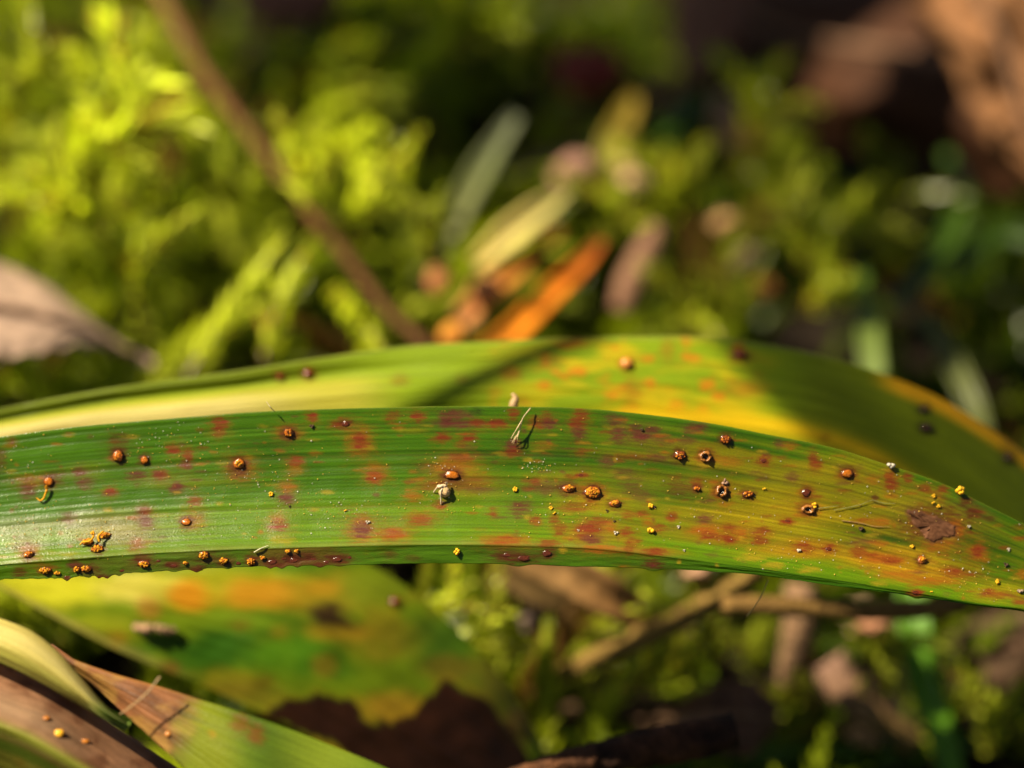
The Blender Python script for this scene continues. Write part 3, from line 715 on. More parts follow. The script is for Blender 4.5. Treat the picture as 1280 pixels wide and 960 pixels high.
def ring(p, n, rx, ry, h, hole, col, seed, ns=22):
    t, b = frame(n); V = []; C = []
    rs = np.random.default_rng(seed)
    prof = [(1.12, -0.01, 0.55), (1.0, 0.5*h, 0.8), (0.88, h, 1.0), (hole*1.12, h*1.02, 1.3), (hole, h*0.75, 0.6), (hole*0.85, 0.10*h, 0.10), (0.02, 0.05*h, 0.06)]
    for r, z, cc in prof:
        for j in range(ns):
            th = 2*math.pi*j/ns; k = 1+0.10*rs.normal()*(r > 0.3)
            V.append(p+(t*rx*math.cos(th)+b*ry*math.sin(th))*r*k+n*(z*(1+0.25*rs.normal()*(z > 0.3*h))))
            C.append(np.asarray(col)*cc*rs.uniform(0.75, 1.25))
    F4 = [(i*ns+j, i*ns+(j+1) % ns, (i+1)*ns+(j+1) % ns, (i+1)*ns+j) for i in range(len(prof)-1) for j in range(ns)]
    return V, F4, C
def crumbs(p, n, rx, ry, h, num, size, seed):
    """heap of tiny grains"""
    t, b = frame(n); A = Acc(); rs = np.random.default_rng(seed)
    for k in range(num):
        r = math.sqrt(rs.random()); th = rs.uniform(0, 6.28)
        c = p+t*rx*r*math.cos(th)+b*ry*r*math.sin(th)+n*(h*(1-r*r)*rs.uniform(0.6, 1.0)+size*0.2)
        s = size*rs.uniform(0.6, 1.3)
        V, Fq = grain(c, s, rs)
        A.add(V, Fq, (np.array([0.56, 0.25, 0.006]) if rs.random() < 0.55 else np.array([0.40, 0.12, 0.005]))*rs.uniform(0.7, 1.15))
    return A.get()
ICO = None
def grain(c, s, rs):
    """irregular little lump (cube-sphere quads)"""
    global ICO
    if ICO is None:
        v = []; f = []
        a = [-1, 0, 1]
        ids = {}
        def vid(q):
            if q not in ids: ids[q] = len(v); v.append(np.array(q, float)/np.linalg.norm(q))
            return ids[q]
        for ax in range(3):
            for sgn in (-1, 1):
                for i in (0, 1):
                    for j in (0, 1):
                        qs = []
                        for di, dj in ((0, 0), (1, 0), (1, 1), (0, 1)):
                            q = [0, 0, 0]; q[ax] = sgn; q[(ax+1) % 3] = a[i+di]; q[(ax+2) % 3] = a[j+dj]
                            qs.append(vid(tuple(q)))
                        f.append(qs if sgn > 0 else qs[::-1])
        ICO = (np.array(v), np.array(f))
    v, f = ICO
    return c + v*s*rs.uniform(0.72, 1.2, (len(v), 1))*rs.uniform(0.75, 1.2, (1, 3)), f

BROWN = (0.115, 0.030, 0.008); DARK = (0.045, 0.012, 0.006); ORANGE = (0.42, 0.13, 0.010); YEL = (0.66, 0.34, 0.012); RED = (0.085, 0.018, 0.006)
PUST = [ # x, y, w, h, kind
 (148,570,16,17,'dome'),(181,575,12,12,'dome'),(61,602,14,13,'dome'),(36,694,15,11,'dome'),(122,687,17,11,'burst'),(110,678,16,11,'burst'),(132,670,15,9,'burst'),
 (233,653,14,11,'dome'),(299,580,17,14,'burst_dome'),(361,541,15,12,'dome'),(432,530,10,9,'red'),
 (57,713,17,9,'burst'),(96,712,9,8,'burst'),(108,711,15,8,'burst'),(180,705,17,9,'burst'),(255,694,14,11,'burst'),(280,701,12,9,'burst'),(314,702,11,11,'burst'),(340,703,13,7,'red'),(367,701,13,7,'red'),(422,700,14,8,'red'),
 (217,707,12,6,'red'),(132,719,16,5,'red'),(246,712,15,5,'red'),(84,721,12,4,'red'),
 (565,594,21,12,'dome'),(711,611,18,11,'burst_dome'),(741,616,22,17,'burst'),(769,630,17,10,'burst_dome'),(726,594,9,5,'red'),(850,569,17,13,'brown'),(882,571,17,14,'crater'),(907,549,16,12,'brown'),
 (871,611,11,7,'dome'),(902,614,16,16,'crater'),(935,618,16,10,'brown'),(1008,616,12,11,'red'),(1010,637,18,12,'crater'),(1059,592,17,13,'dome'),(1153,700,13,12,'burst_dome'),
 (72,717,8,5,'burst'),(152,713,9,6,'red'),(198,701,8,5,'red'),(232,704,9,5,'burst'),(298,704,8,6,'red'),(328,697,8,5,'burst'),(354,698,10,6,'red'),(360,689,6,5,'burst'),(371,689,6,5,'burst'),(392,699,11,6,'red'),(408,703,9,5,'red'),(437,697,7,5,'red'),(684,692,13,9,'red'),(655,698,17,8,'red'),(634,694,12,6,'red'),(817,707,14,6,'red'),(955,576,8,6,'red'),(984,652,8,5,'red'),(1036,686,9,6,'red'),(1145,741,9,5,'red'),
]
for i, (x, y, pw, ph, k) in enumerate(PUST):
    p, n = main_point(x, y)
    rx, ry = 0.92*pw/400.0, 0.92*ph/400.0
    if k == 'crater':
        V, F4, C = ring(p, n, rx, ry*1.05, min(rx, ry)*0.75, 0.52, (0.26, 0.10, 0.02), 300+i)
        o = mesh_at('pustule', V, np.array(F4), p, leaf, cols=np.array(C), mat=M_PUST)
        tag(o, 'opened hollow rust pustule with dark hole')
        continue
    if k in ('dome',): V, F4, C = blob(p, n, rx, ry, min(rx, ry)*0.80, (0.34, 0.095, 0.005), 300+i, 0.09, col2=DARK, sink=0.004)
    elif k == 'burst_dome': V, F4, C = blob(p, n, rx, ry, min(rx, ry)*0.75, (0.38, 0.105, 0.005), 300+i, 0.07, col2=BROWN, sink=0.004)
    elif k == 'burst': V, F4, C = blob(p, n, rx*1.05, ry*1.05, min(rx, ry)*0.6, (0.28, 0.07, 0.005), 300+i, 0.10, col2=DARK, sink=0.004)
    elif k == 'brown': V, F4, C = blob(p, n, rx, ry, min(rx, ry)*0.8, (0.17, 0.042, 0.006), 300+i, 0.12, col2=DARK, sink=0.004)
    else: V, F4, C = blob(p, n, rx, ry, min(rx, ry)*0.45, RED, 300+i, 0.10, col2=DARK, sink=0.004)
    o = mesh_at('pustule', V, np.array(F4), p, leaf, cols=np.array(C), mat=M_PUST)
    if k == 'burst':
        V, F4, C = crumbs(p+n*min(rx, ry)*0.35, n, rx*0.85, ry*0.8, min(rx, ry)*0.5, max(14, int(pw*ph/4)), 0.007, 400+i)
        mesh_at('spore_mass', V, F4, p, o, cols=C, mat=M_SPORE)
    elif k == 'burst_dome':
        V, F4, C = crumbs(p+n*min(rx, ry)*0.55+U*ry*0.1, n, rx*0.6, ry*0.5, min(rx, ry)*0.25, 18, 0.008, 400+i)
        mesh_at('spore_mass', V, F4, p, o, cols=C, mat=M_SPORE)
    elif k == 'brown' or (k == 'dome' and i % 3 == 0):
        V, F4, C = crumbs(p+n*min(rx, ry)*0.6, n, rx*0.8, ry*0.8, min(rx, ry)*0.4, 14, 0.0055, 400+i)
        mesh_at('spore_mass', V, F4, p, o, cols=C*np.array([1.0, 0.85, 1.5]), mat=M_SPORE)

# ------------------------------------------------------------------ debris lying on the front leaf
def crumb(x, y, wpx, hpx, name, label, cat, col, mat, group, seed, lift=0.35, lumps=4):
    p, n = main_point(x, y)
    rs = np.random.default_rng(seed); A = Acc()
    t, b = frame(n)
    r = 0.72*max(wpx, hpx)/400.0
    for k in range(lumps):
        s = r*(0.62 if lumps > 1 else 1.0)
        th = 6.28*k/lumps+rs.uniform(0, 1)
        off = (t*(wpx/400.0)*math.cos(th)+b*(hpx/400.0)*math.sin(th))*(0.5 if lumps > 1 else 0)
        V, Fq = grain(p+off+n*(s*0.7+r*lift*rs.random()), s, rs)
        A.add(V, Fq, np.asarray(col)*rs.uniform(0.8, 1.15))
    V, Fq, C = A.get()
    return tag(mesh_at(name, V, Fq, p, cols=C, mat=mat), label, cat, group)
YC = (0.72, 0.40, 0.012)
G_Y = 'yellow spore crumbs on the front leaf'; G_W = 'pale dust crumbs on the front leaf'; G_D = 'dark crumbs on the front leaf'
YCR = [
 (339,618,7,7,'yellow spore crumb above a purple stain in the left third of the leaf'),
 (432,639,5,4,'tiny yellow spore crumb on plain green blade left of the pale husk'),
 (571,689,8,10,'oval yellow spore crumb standing on the folded rim below the pale husk'),
 (644,612,7,8,'round yellow spore crumb right of the pale husk in the middle of the leaf'),
 (689,635,6,6,'yellow spore crumb on the lower crease, left of the large burst pustule'),
 (693,642,4,5,'small slanting yellow crumb just under the crumb on the crease'),
 (813,633,7,9,'yellow spore crumb touching a dark brown speck right of centre'),
 (813,664,11,6,'wide yellow spore crumb on a reddish stain below the crease, right of centre'),
 (1018,632,9,8,'yellow spore crumb beside the opened pustule at the end of the fine threads'),
 (955,611,5,5,'small pale yellow crumb right of the two hollow pustules'),
 (1200,613,14,11,'largest bright yellow spore crumb, on the upper rim near the right end'),
 (1167,620,6,6,'orange crumb, topmost of three below the upper rim at right'),
 (1166,628,5,5,'orange crumb, middle of three below the upper rim at right'),
 (1173,633,6,5,'orange crumb, lowest of three below the upper rim at right'),
 (1246,728,5,8,'upright yellow crumb near the lower rim at the far right'),
 (1140,683,7,4,'flat yellow crumb left below the dead brown patch'),
 (1164,740,4,4,'tiny orange crumb on the lower rim below the yellowed patch'),
]
for i, (x, y, a, b, lab) in enumerate(YCR):
    crumb(x, y, a, b, 'spore_crumb', lab, 'spore crumb', YC, M_SPORE, G_Y, 500+i, lumps=5 if max(a, b) > 5 else 2)
WCR = [
 (770,667,7,7,'white dust crumb below the crease under the burst pustules'),
 (848,659,5,5,'round white dust crumb on a reddish stain right of centre'),
 (855,689,4,4,'tiny white crumb near the lower rim right of centre'),
 (998,689,7,3,'flat white dust flake beside a red stain, right part of the leaf'),
 (1113,582,12,6,'elongated white flake lying on the upper rim at right'),
 (1211,658,5,5,'pale round crumb right of the dead brown patch'),
 (1261,687,5,5,'whitish crumb on green blade at the far right'),
 (460,653,7,6,'cream crumb on the upper right of a large purple stain'),
 (723,663,4,4,'tiny white crumb on a red stain in the middle'),
]
for i, (x, y, a, b, lab) in enumerate(WCR):
    crumb(x, y, a, b, 'dust_crumb', lab, 'crumb', (0.5, 0.45, 0.36), M_FIBRE, G_W, 540+i, lumps=3)
DCR = [
 (759,639,5,5,'blue-black crumb on the lower crease right of the burst pustules'),
 (768,652,4,4,'tiny black crumb below the lower crease in the middle'),
 (818,634,5,4,'dark brown speck touching a yellow crumb'),
 (1257,706,8,6,'brown crumb on green blade near the right edge'),
 (1076,661,8,6,'small brown ring-like crumb left of the dead brown patch'),
 (1275,740,10,6,'grey-brown grit at the right picture edge on the lower rim'),
 (802,537,5,5,'black dot among purple stains near the upper rim'),
 (390,533,7,6,'black and cream crumb under a red stain near the upper rim'),
 (362,633,4,4,'black crumb at the lower end of a purple stain, left third'),
]
for i, (x, y, a, b, lab) in enumerate(DCR):
    crumb(x, y, a, b, 'dark_crumb', lab, 'crumb', (0.05, 0.03, 0.02) if i not in (5,) else (0.25, 0.18, 0.13), M_BARK, G_D, 560+i, lumps=3)
tag(crumb(906, 603, 10, 9, 'grit_grain', 'grey-brown angular grain beside the hollow pustule', 'grit', (0.26, 0.16, 0.11), M_BARK, None, 580, lumps=4))

def strands(name, label, cat, polylines, r, col, lift=0.02, mat=None, group=None):
    A = Acc(); p0 = None
    for pl in polylines:
        pts = []
        for k, q in enumerate(pl):
            p, n = main_point(q[0], q[1]); l = q[2] if len(q) > 2 else lift
            pts.append(p+n*l)
        pts = path3(pts, 8*len(pts))
        if p0 is None: p0 = pts[0]
        rr = r*np.interp(np.linspace(0, 1, len(pts)), [0, 0.5, 1], [1.0, 0.9, 0.5])*(0.75+0.5*rng.random(len(pts)))
        V, Fq = stem_tube(pts, rr, 5); A.add(V, Fq, np.asarray(col))
    V, Fq, C = A.get()
    return tag(mesh_at(name, V, Fq, p0, cols=C, mat=mat or M_FIBRE), label, cat, group)
def path3(pts, n):
    p = np.array(pts, float)
    s = np.concatenate([[0], np.cumsum(np.linalg.norm(np.diff(p, axis=0), axis=1))]); s /= s[-1]+1e-12
    t = np.linspace(0, 1, n)
    if len(p) == 2: return p[0]*(1-t[:, None])+p[1]*t[:, None]
    return np.stack([curve(np.stack([s, p[:, k]], -1))(t) for k in range(3)], -1)
CREAM = (0.55, 0.42, 0.22)
strands('plant_fibre', 'cream frayed plant fibre hanging from the upper rim over a purple stain', 'fibre',
        [[(663,510,.03),(653,524,.05),(650,536,.04),(644,546,.03),(640,554,.02)], [(650,536,.04),(647,547,.05),(647,554,.02)], [(652,526,.05),(645,538,.05),(639,548,.02)], [(649,540,.04),(643,551,.04),(642,555,.02)]], 0.004, CREAM)
strands('fungal_thread', 'pale fungal thread running right from an opened pustule', 'thread',
        [[(1022,636),(1036,634),(1048,632.5)], [(1042,638),(1058,635),(1075,631),(1090,625)], [(1090,625),(1105,629),(1118,629.5)]], 0.0022, (0.22, 0.22, 0.08), 0.010)
strands('dry_hair', 'tan dry hair stuck to the blade below the fungal thread', 'hair', [[(1052,651),(1075,654),(1092,658),(1112,659)]], 0.003, (0.30, 0.18, 0.07), 0.008)
strands('dry_sliver', 'white dry sliver lying on the fold of the leaf at left', 'sliver', [[(318,690),(326,686),(336,683)]], 0.005, (0.5, 0.48, 0.3), 0.012)
strands('spore_thread', 'short crooked yellow spore thread below the leftmost pustule', 'spore thread', [[(59,608,.04),(60,612,.03),(58,618,.025),(55,624,.02),(51,626.5,.02),(48,624,.02),(46,623,.02)]], 0.008, (0.60, 0.29, 0.008), mat=M_SPORE)
strands('spore_thread', 'curled yellow spore thread joining the burst pustules at lower left', 'spore thread', [[(116,672,.05),(119,669,.05),(118,675,.04),(114,680,.04),(104,681,.03),(101,683,.02)], [(126,681,.04),(125,675,.05),(128,671,.05),(132,668,.05)]], 0.009, (0.60, 0.29, 0.008), mat=M_SPORE)

# the cast-off insect husk
def husk():
    p, n = main_point(556, 616)
    root = empty('insect_husk', p); tag(root, 'pale dry insect husk with thin legs standing in the middle of the leaf', 'insect husk')
    t, b = frame(n)
    if b @ U < 0: b = -b
    V, F4, C = blob(p+n*0.004, n, 0.036, 0.034, 0.055, (0.50, 0.33, 0.16), 7, 0.10)
    mesh_at('body', V, np.array(F4), p, root, cols=np.array(C), mat=M_DRY)
    V, F4, C = blob(p+b*0.03-t*0.004+n*0.02, n, 0.020, 0.016, 0.04, (0.60, 0.45, 0.28), 8, 0.08)
    mesh_at('head', V, np.array(F4), p, root, cols=np.array(C), mat=M_DRY)
    legs = [[(-.008, .035, .055), (-.032, .030, .06), (-.055, .015, .03), (-.07, .002, .004)], [(-.01, .03, .055), (-.03, .022, .065), (-.043, .03, .02)],
            [(-.01, .02, .05), (-.022, -.005, .06), (-.022, -.04, .03), (-.024, -.075, .003)], [(.01, .04, .05), (.016, .055, .03), (.004, .05, .06)], [(-.02, .03, .05), (-.038, .036, .045), (-.05, .02, .03)]]
    for lg in legs:
        pts = path3([p+t*a+b*c+n*d for a, c, d in lg], 10)
        V, Fq = stem_tube(pts, np.linspace(0.0075, 0.004, 10), 5)
        mesh_at('leg', V, Fq, p, root, cols=np.broadcast_to((0.62, 0.50, 0.33), V.shape), mat=M_FIBRE)
husk()

# spore dust: specks of a pixel or two, some put in as the sheen's glitter
A = Acc(); rs = np.random.default_rng(77)
clusters = [(672,584,22,7,40),(545,580,25,6,25),(20,590,30,30,25),(110,665,60,25,90),(20,660,30,30,60),(215,560,60,30,60),(330,600,60,15,45),(440,640,70,20,60),(560,620,60,20,50),(700,640,80,40,60),(900,640,90,40,60),(1010,690,80,22,50),(1130,660,90,60,80),(1210,720,50,25,50),(300,640,100,30,70),(640,600,600,90,320)]
for cx, cy, sx, sy, k in clusters:
    for _ in range(k):
        x = cx+rs.normal(0, 0.55)*sx if k < 300 else rs.uniform(0, 1280)
        v = rs.uniform(0.03, 0.97)
        y = cy+rs.normal(0, 0.55)*sy if k < 300 else float(yt(x)+(yf(x)-yt(x))*v)
        vv = float(main_v(np.array(float(x)), np.array(float(y))))
        if vv < 0.02 or vv > 1.7: continue
        p, n = main_point(x, y)
        s = rs.choice([0.0022, 0.003, 0.0042], p=[.55, .33, .12])
        V, Fq = grain(p+n*s*0.8, s, rs)
        col = (0.62, 0.40, 0.06) if rs.random() < 0.65 else (0.62, 0.60, 0.50)
        A.add(V, Fq, np.array(col))
V, Fq, C = A.get()
tag(link('spore_dust_glitter', new_mesh('spore_dust_glitter', V, Fq, cols=C, mat=M_SPORE)), 'fine yellow and white spore dust, partly put in as glitter, over the sharp leaf', 'dust', kind='stuff')

# ------------------------------------------------------------------ other leaves
def grid_blade(top, bot, nu, nv, dfun, cfun, name, part, label, mat, thick=0.03, x0=None, root_at=0):
    """blade between two edge paths [(px, py, depth)], both sampled from base to tip"""
    a = path(top, nu); b = path(bot, nu)
    v = np.linspace(0, 1, nv)[None, :, None]
    G = a[:, None, :]*(1-v)+b[:, None, :]*v
    uu = np.linspace(0, 1, nu)[:, None]*np.ones((1, nv)); vv = np.ones((nu, 1))*np.linspace(0, 1, nv)[None, :]
    D = G[..., 2] + dfun(uu, vv, G[..., 0], G[..., 1])
    C = cfun(uu, vv, G[..., 0], G[..., 1])
    p = P(np.array(G[root_at, nv//2, 0]), np.array(G[root_at, nv//2, 1]), np.array(D[root_at, nv//2]))
    root = empty(name, p); tag(root, label, 'leaf')
    sheet(part, G[..., 0], G[..., 1], D, C, mat, root, p, thick=thick, relief=0.010*(noise(G[..., 0]/60, vv*26, 3)-0.5))
    def at(x, y):
        k = np.unravel_index(np.argmin((G[..., 0]-x)**2+(G[..., 1]-y)**2), D.shape)
        return P(np.array(float(x)), np.array(float(y)), np.array(D[k]))
    return root, at

def leaf_pustules(root, at, lst):
    n = -F*0.9+U*0.35; n = n/np.linalg.norm(n)
    for i, (x, y, pw, ph, k) in enumerate(lst):
        p = at(x, y)
        col, c2 = {'o': ((0.42, 0.14, 0.012), BROWN), 'r': ((0.17, 0.030, 0.006), DARK), 't': ((0.55, 0.22, 0.04), (0.3, 0.08, 0.02)), 'k': ((0.05, 0.018, 0.008), DARK), 'y': ((0.65, 0.34, 0.02), ORANGE)}[k]
        V, F4, C = blob(p, n, pw/400.0, ph/400.0, min(pw, ph)/420.0, col, 700+i, 0.08, nr=6, ns=12, col2=c2)
        mesh_at('pustule', V, np.array(F4), p, root, cols=np.array(C), mat=M_PUST)

# rear leaf -----------------------------------------------------------------
r_top = [(-700, 900, 19.8), (-400, 640, 19.3), (-150, 540, 19.15), (0, 511, 19.1), (100, 492, 19.1), (200, 476, 19.12), (300, 463, 19.12), (400, 447, 19.14), (500, 433, 19.18), (600, 427, 19.2), (700, 422, 19.22), (800, 420, 19.25), (900, 422, 19.28), (960, 430, 19.3), (1050, 450, 19.35), (1110, 470, 19.4), (1180, 500, 19.45), (1230, 530, 19.5), (1280, 566, 19.55), (1400, 680, 19.8), (1560, 930, 20.6)]
r_bot = [(-700, 977, 19.8), (-400, 707, 19.25), (-150, 582, 19.1), (0, 554, 19.02), (100, 540, 19.02), (200, 532, 19.02), (300, 524, 19.02), (400, 519, 19.02), (500, 517, 19.02), (600, 517, 19.05), (700, 520, 19.06), (800, 530, 19.08), (900, 544, 19.1), (960, 557, 19.1), (1050, 584, 19.12), (1110, 607, 19.15), (1180, 637, 19.2), (1230, 667, 19.25), (1280, 704, 19.3), (1400, 797, 19.65), (1560, 942, 20.6)]
def r_d(u, v, X, Y):
    return 0.09*np.exp(-((v-0.36)/0.2)**2)*sstep(700, 300, X) - 0.04*np.sin(math.pi*v)
def r_c(u, v, X, Y):
    c = np.broadcast_to(np.array([0.185, 0.265, 0.005]), X.shape+(3,)).copy()
    c = blend(c, (0.13, 0.17, 0.006), 0.8*sstep(520, 300, X)*sstep(0.40, 0.2, v))
    c = blend(c, (0.38, 0.34, 0.04), 0.8*sstep(520, 420, X)*sstep(0.3, 0.55, v))
    c = blend(c, (0.50, 0.44, 0.16), 0.8*sstep(420, 250, X)*sstep(0.45, 0.65, v))  # pale near half at left: sheen painted in as cream
    n = fbm(X/55, v*6, 91)
    c = blend(c, (0.40, 0.32, 0.006), 0.9*sstep(0.42, 0.68, n)*sstep(560, 740, X)*sstep(1000, 900, X))
    c = blend(c, (0.46, 0.15, 0.006), 0.75*sstep(0.60, 0.72, fbm(X/22, Y/16, 92))*sstep(560, 700, X)*sstep(980, 900, X))
    yb_ = curve([(600, 545), (700, 528), (760, 521), (820, 519), (900, 524), (960, 531), (1020, 543), (1080, 563), (1150, 600), (1280, 680)])(X)
    c = blend(c, (0.62, 0.44, 0.006), 0.95*np.exp(-((Y-yb_)/13.0)**2)*sstep(700, 800, X)*sstep(1220, 1080, X))
    c = blend(c, (0.17, 0.19, 0.006), 0.6*sstep(960, 1040, X)*(1-np.exp(-((Y-yb_)/15.0)**2)))
    c = blend(c, (0.72, 0.42, 0.01), 0.95*sstep(0.17, 0.09, v)*sstep(1080, 1130, X))
    c = blend(c, (0.17, 0.20, 0.03), 0.8*sstep(0.07, 0.0, v)*sstep(1080, 950, X))
    c = c*(1+0.35*(vein_field(X, v*0.8, 51)-0.5))[..., None]
    L = [(385,467,10,9,'r',.8),(350,470,9,7,'r',.6),(500,475,10,8,'r',.4),(577,475,9,6,'r',.4),(640,470,14,8,'r',.35),(690,450,14,10,'r',.4),(650,500,10,7,'o',.4),(783,455,10,10,'o',.9),(925,444,16,9,'r',.75),(835,440,9,16,'o',.4),(1155,512,11,8,'k',.8),(1158,535,12,9,'k',.85),(1260,572,12,14,'k',.6),(1032,545,8,6,'r',.5),(930,485,30,12,'o',.5),(790,490,12,18,'o',.5),(545,515,30,8,'g',.35),(1090,580,20,8,'o',.4)]
    return spots(c, X, Y, L, seed=300)
rear, rear_at = grid_blade(r_top, r_bot, 420, 60, r_d, r_c, 'strap_leaf', 'blade', 'blurred yellow-green strap leaf arching close behind the sharp leaf', M_LEAF_SOFT, 0.03)
leaf_pustules(rear, rear_at, [(385, 467, 12, 10, 'r'), (350, 471, 9, 7, 'r'), (783, 455, 16, 15, 't'), (925, 444, 20, 10, 'r'), (1155, 512, 12, 9, 'k'), (1158, 535, 14, 11, 'k'), (1260, 573, 12, 12, 'k')])

# wide blotched leaf below ------------------------------------------------------
w_top = [(-420, 640, 19.24), (-150, 665, 19.24), (0, 672, 19.305), (150, 668, 19.321), (300, 672, 19.265), (390, 682, 19.271), (460, 705, 19.34), (520, 742, 19.44), (575, 792, 19.59), (625, 845, 19.74), (662, 900, 19.94), (690, 960, 20.14), (712, 1040, 20.54)]
w_bot = [(-420, 650, 18.87), (-150, 690, 18.92), (0, 735, 19.02), (60, 768, 19.07), (130, 805, 19.12), (200, 836, 19.17), (290, 874, 19.27), (360, 908, 19.37), (430, 950, 19.52), (500, 990, 19.67), (570, 1020, 19.87), (640, 1040, 20.17), (708, 1050, 20.57)]
NEC_A = [(325,890),(352,878),(395,868),(438,870),(452,884),(462,897),(490,905),(512,897),(520,882),(535,868),(548,852),(562,846),(585,858),(610,878),(640,905),(665,960),(690,1060),(560,1060),(480,985),(420,930),(350,905)]
NEC_B = [(385,758),(405,752),(430,765),(450,790),(425,785),(400,780),(388,772)]
def w_d(u, v, X, Y):
    return 0.34*(1-0.75*sstep(0.5, 1.0, u)) - 0.05*np.sin(math.pi*v) + 0.05*(fbm(X/90, Y/70, 81)-0.5)
def w_c(u, v, X, Y):
    c = np.broadcast_to(np.array([0.135, 0.205, 0.004]), X.shape+(3,)).copy()
    n = fbm(X/80+3, Y/55, 95)
    c = blend(c, (0.050, 0.130, 0.004), 0.8*sstep(0.52, 0.36, n))
    c = blend(c, (0.25, 0.20, 0.008), 0.7*sstep(0.52, 0.7, fbm(X/60, Y/45, 96)))
    def area(cx, cy, rx, ry, col, s):
        nonlocal c
        r = np.sqrt(((X-cx)/rx)**2+((Y-cy)/ry)**2)+0.5*(fbm(X/25, Y/20, int(cx)+3)-0.5)
        c = blend(c, col, s*sstep(1.3, 0.4, r))
    area(60, 735, 110, 30, (0.50, 0.50, 0.02), .95); area(180, 735, 60, 20, (0.66, 0.56, 0.14), .8); area(120, 790, 60, 26, (0.28, 0.30, 0.01), .7); area(250, 735, 150, 26, (0.36, 0.34, 0.01), .7)  # sunlit upper left and its cream glints painted into the colour
    area(235, 745, 32, 22, (0.50, 0.21, 0.006), .9); area(330, 742, 62, 24, (0.46, 0.20, 0.008), .8); area(185, 760, 18, 16, (0.35, 0.13, 0.02), .6)
    area(410, 745, 60, 34, (0.26, 0.19, 0.008), .7); area(285, 808, 75, 34, (0.026, 0.095, 0.003), .9); area(370, 820, 60, 30, (0.08, 0.22, 0.006), .7); area(290, 775, 60, 16, (0.16, 0.24, 0.006), .6)  # dark green centre: the sharp leaf's shadow painted into the colour
    area(405, 832, 18, 16, (0.22, 0.16, 0.01), .8); area(470, 735, 50, 26, (0.16, 0.20, 0.008), .7); area(545, 800, 50, 34, (0.06, 0.13, 0.006), .7)
    area(470, 800, 60, 30, (0.22, 0.18, 0.008), .6); area(490, 885, 50, 26, (0.34, 0.19, 0.012), .8); area(560, 835, 40, 18, (0.20, 0.12, 0.012), .6); area(625, 850, 40, 60, (0.17, 0.13, 0.012), .7)
    area(300, 872, 70, 22, (0.20, 0.15, 0.01), .7); area(420, 790, 50, 14, (0.36, 0.20, 0.01), .6); area(405, 735, 26, 12, (0.45, 0.22, 0.01), .5)
    c = blend(c, (0.30, 0.26, 0.06), 0.7*sstep(0.90, 0.98, v)*sstep(260, 150, X))
    wx = X+22*(fbm(X/18, Y/18, 71)-0.5); wy = Y+22*(fbm(X/18+7, Y/18, 72)-0.5)
    mA = poly_mask(wx, wy, NEC_A, 3.5)
    col = np.array([0.028, 0.0085, 0.003])*(0.6+0.9*fbm(X/20, Y/14, 73))[..., None]
    c = c*(1-mA[..., None])+col*mA[..., None]
    ring_ = np.clip(poly_mask(wx, wy, NEC_A, 12)-mA, 0, 1)
    c = blend(c, (0.42, 0.20, 0.008), 0.8*ring_)
    area(655, 905, 30, 26, (0.16, 0.08, 0.02), .75)
    mB = poly_mask(wx, wy, NEC_B, 9)
    c = blend(c, (0.030, 0.012, 0.006), mB*0.95)
    c = spots(c, X, Y, [(493,752,9,7,'r',.7),(148,797,14,9,'o',.5),(212,835,14,9,'r',.5),(330,850,12,9,'r',.4),(300,780,14,9,'r',.35),(350,790,14,9,'y',.5)], seed=400)
    return c*(1+0.25*(vein_field(X, v, 55)-0.5))[..., None]
wide, wide_at = grid_blade(w_top, w_bot, 220, 110, w_d, w_c, 'strap_leaf', 'blade', 'wide leaf under the sharp one with orange blotches and a large dark brown rotten patch', M_LEAF_SOFT, 0.035)
leaf_pustules(wide, wide_at, [(493, 752, 12, 9, 'r')])

# lower left group ---------------------------------------------------------------
def l4_c(u, v, X, Y):
    c = np.broadcast_to(np.array([0.10, 0.17, 0.010]), X.shape+(3,)).copy()
    c = blend(c, (0.20, 0.22, 0.012), 0.8*sstep(330, 270, X)*sstep(200, 250, X))
    c = blend(c, (0.040, 0.085, 0.004), 0.95*np.exp(-((X-325-0.5*(Y-900))/36.0)**2))  # dark diagonal band: shade painted into the green
    c = blend(c, (0.23, 0.28, 0.02), 0.6*np.exp(-((X-410)/60.0)**2))
    wx = X + 26*(fbm(X/22, Y/22, 64)-0.5)
    k = sstep(262, 215, wx+0.25*(Y-880))
    br = np.array([0.20, 0.085, 0.035])*(0.2+1.6*fbm(X/30, v*9, 65))[..., None]
    br = blend(br, (0.34, 0.19, 0.05), sstep(0.5, 0.75, fbm(X/34+4, Y/26, 66)))
    c = c*(1-k[..., None])+br*k[..., None]
    c = blend(c, (0.36, 0.15, 0.03), 0.8*sstep(0.10, 0.02, v)*sstep(260, 180, X))
    c = spots(c, X, Y, [(300,905,14,14,'r',.45),(320,918,12,16,'r',.5),(265,918,5,5,'y',.8)], seed=500)
    return c*(1+0.3*(vein_field(X, v, 57)-0.5))[..., None]
g_top = [(60, 806, 17.4), (88, 822, 17.27), (130, 838, 17.2), (200, 858, 17.15), (270, 880, 17.1), (340, 903, 17.05), (410, 930, 17.05), (485, 961, 17.05), (570, 1005, 17.15), (700, 1090, 17.55)]
g_bot = [(60, 812, 17.4), (92, 836, 17.3), (128, 866, 17.25), (165, 900, 17.15), (200, 932, 17.07), (232, 962, 17.0), (275, 1000, 16.95), (340, 1050, 16.95), (430, 1100, 17.05), (640, 1140, 17.55)]
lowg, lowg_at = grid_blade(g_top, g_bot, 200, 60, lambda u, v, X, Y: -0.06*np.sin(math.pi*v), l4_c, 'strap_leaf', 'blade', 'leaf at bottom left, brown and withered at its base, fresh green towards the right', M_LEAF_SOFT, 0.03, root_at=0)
leaf_pustules(lowg, lowg_at, [(210, 918, 7, 7, 't')])

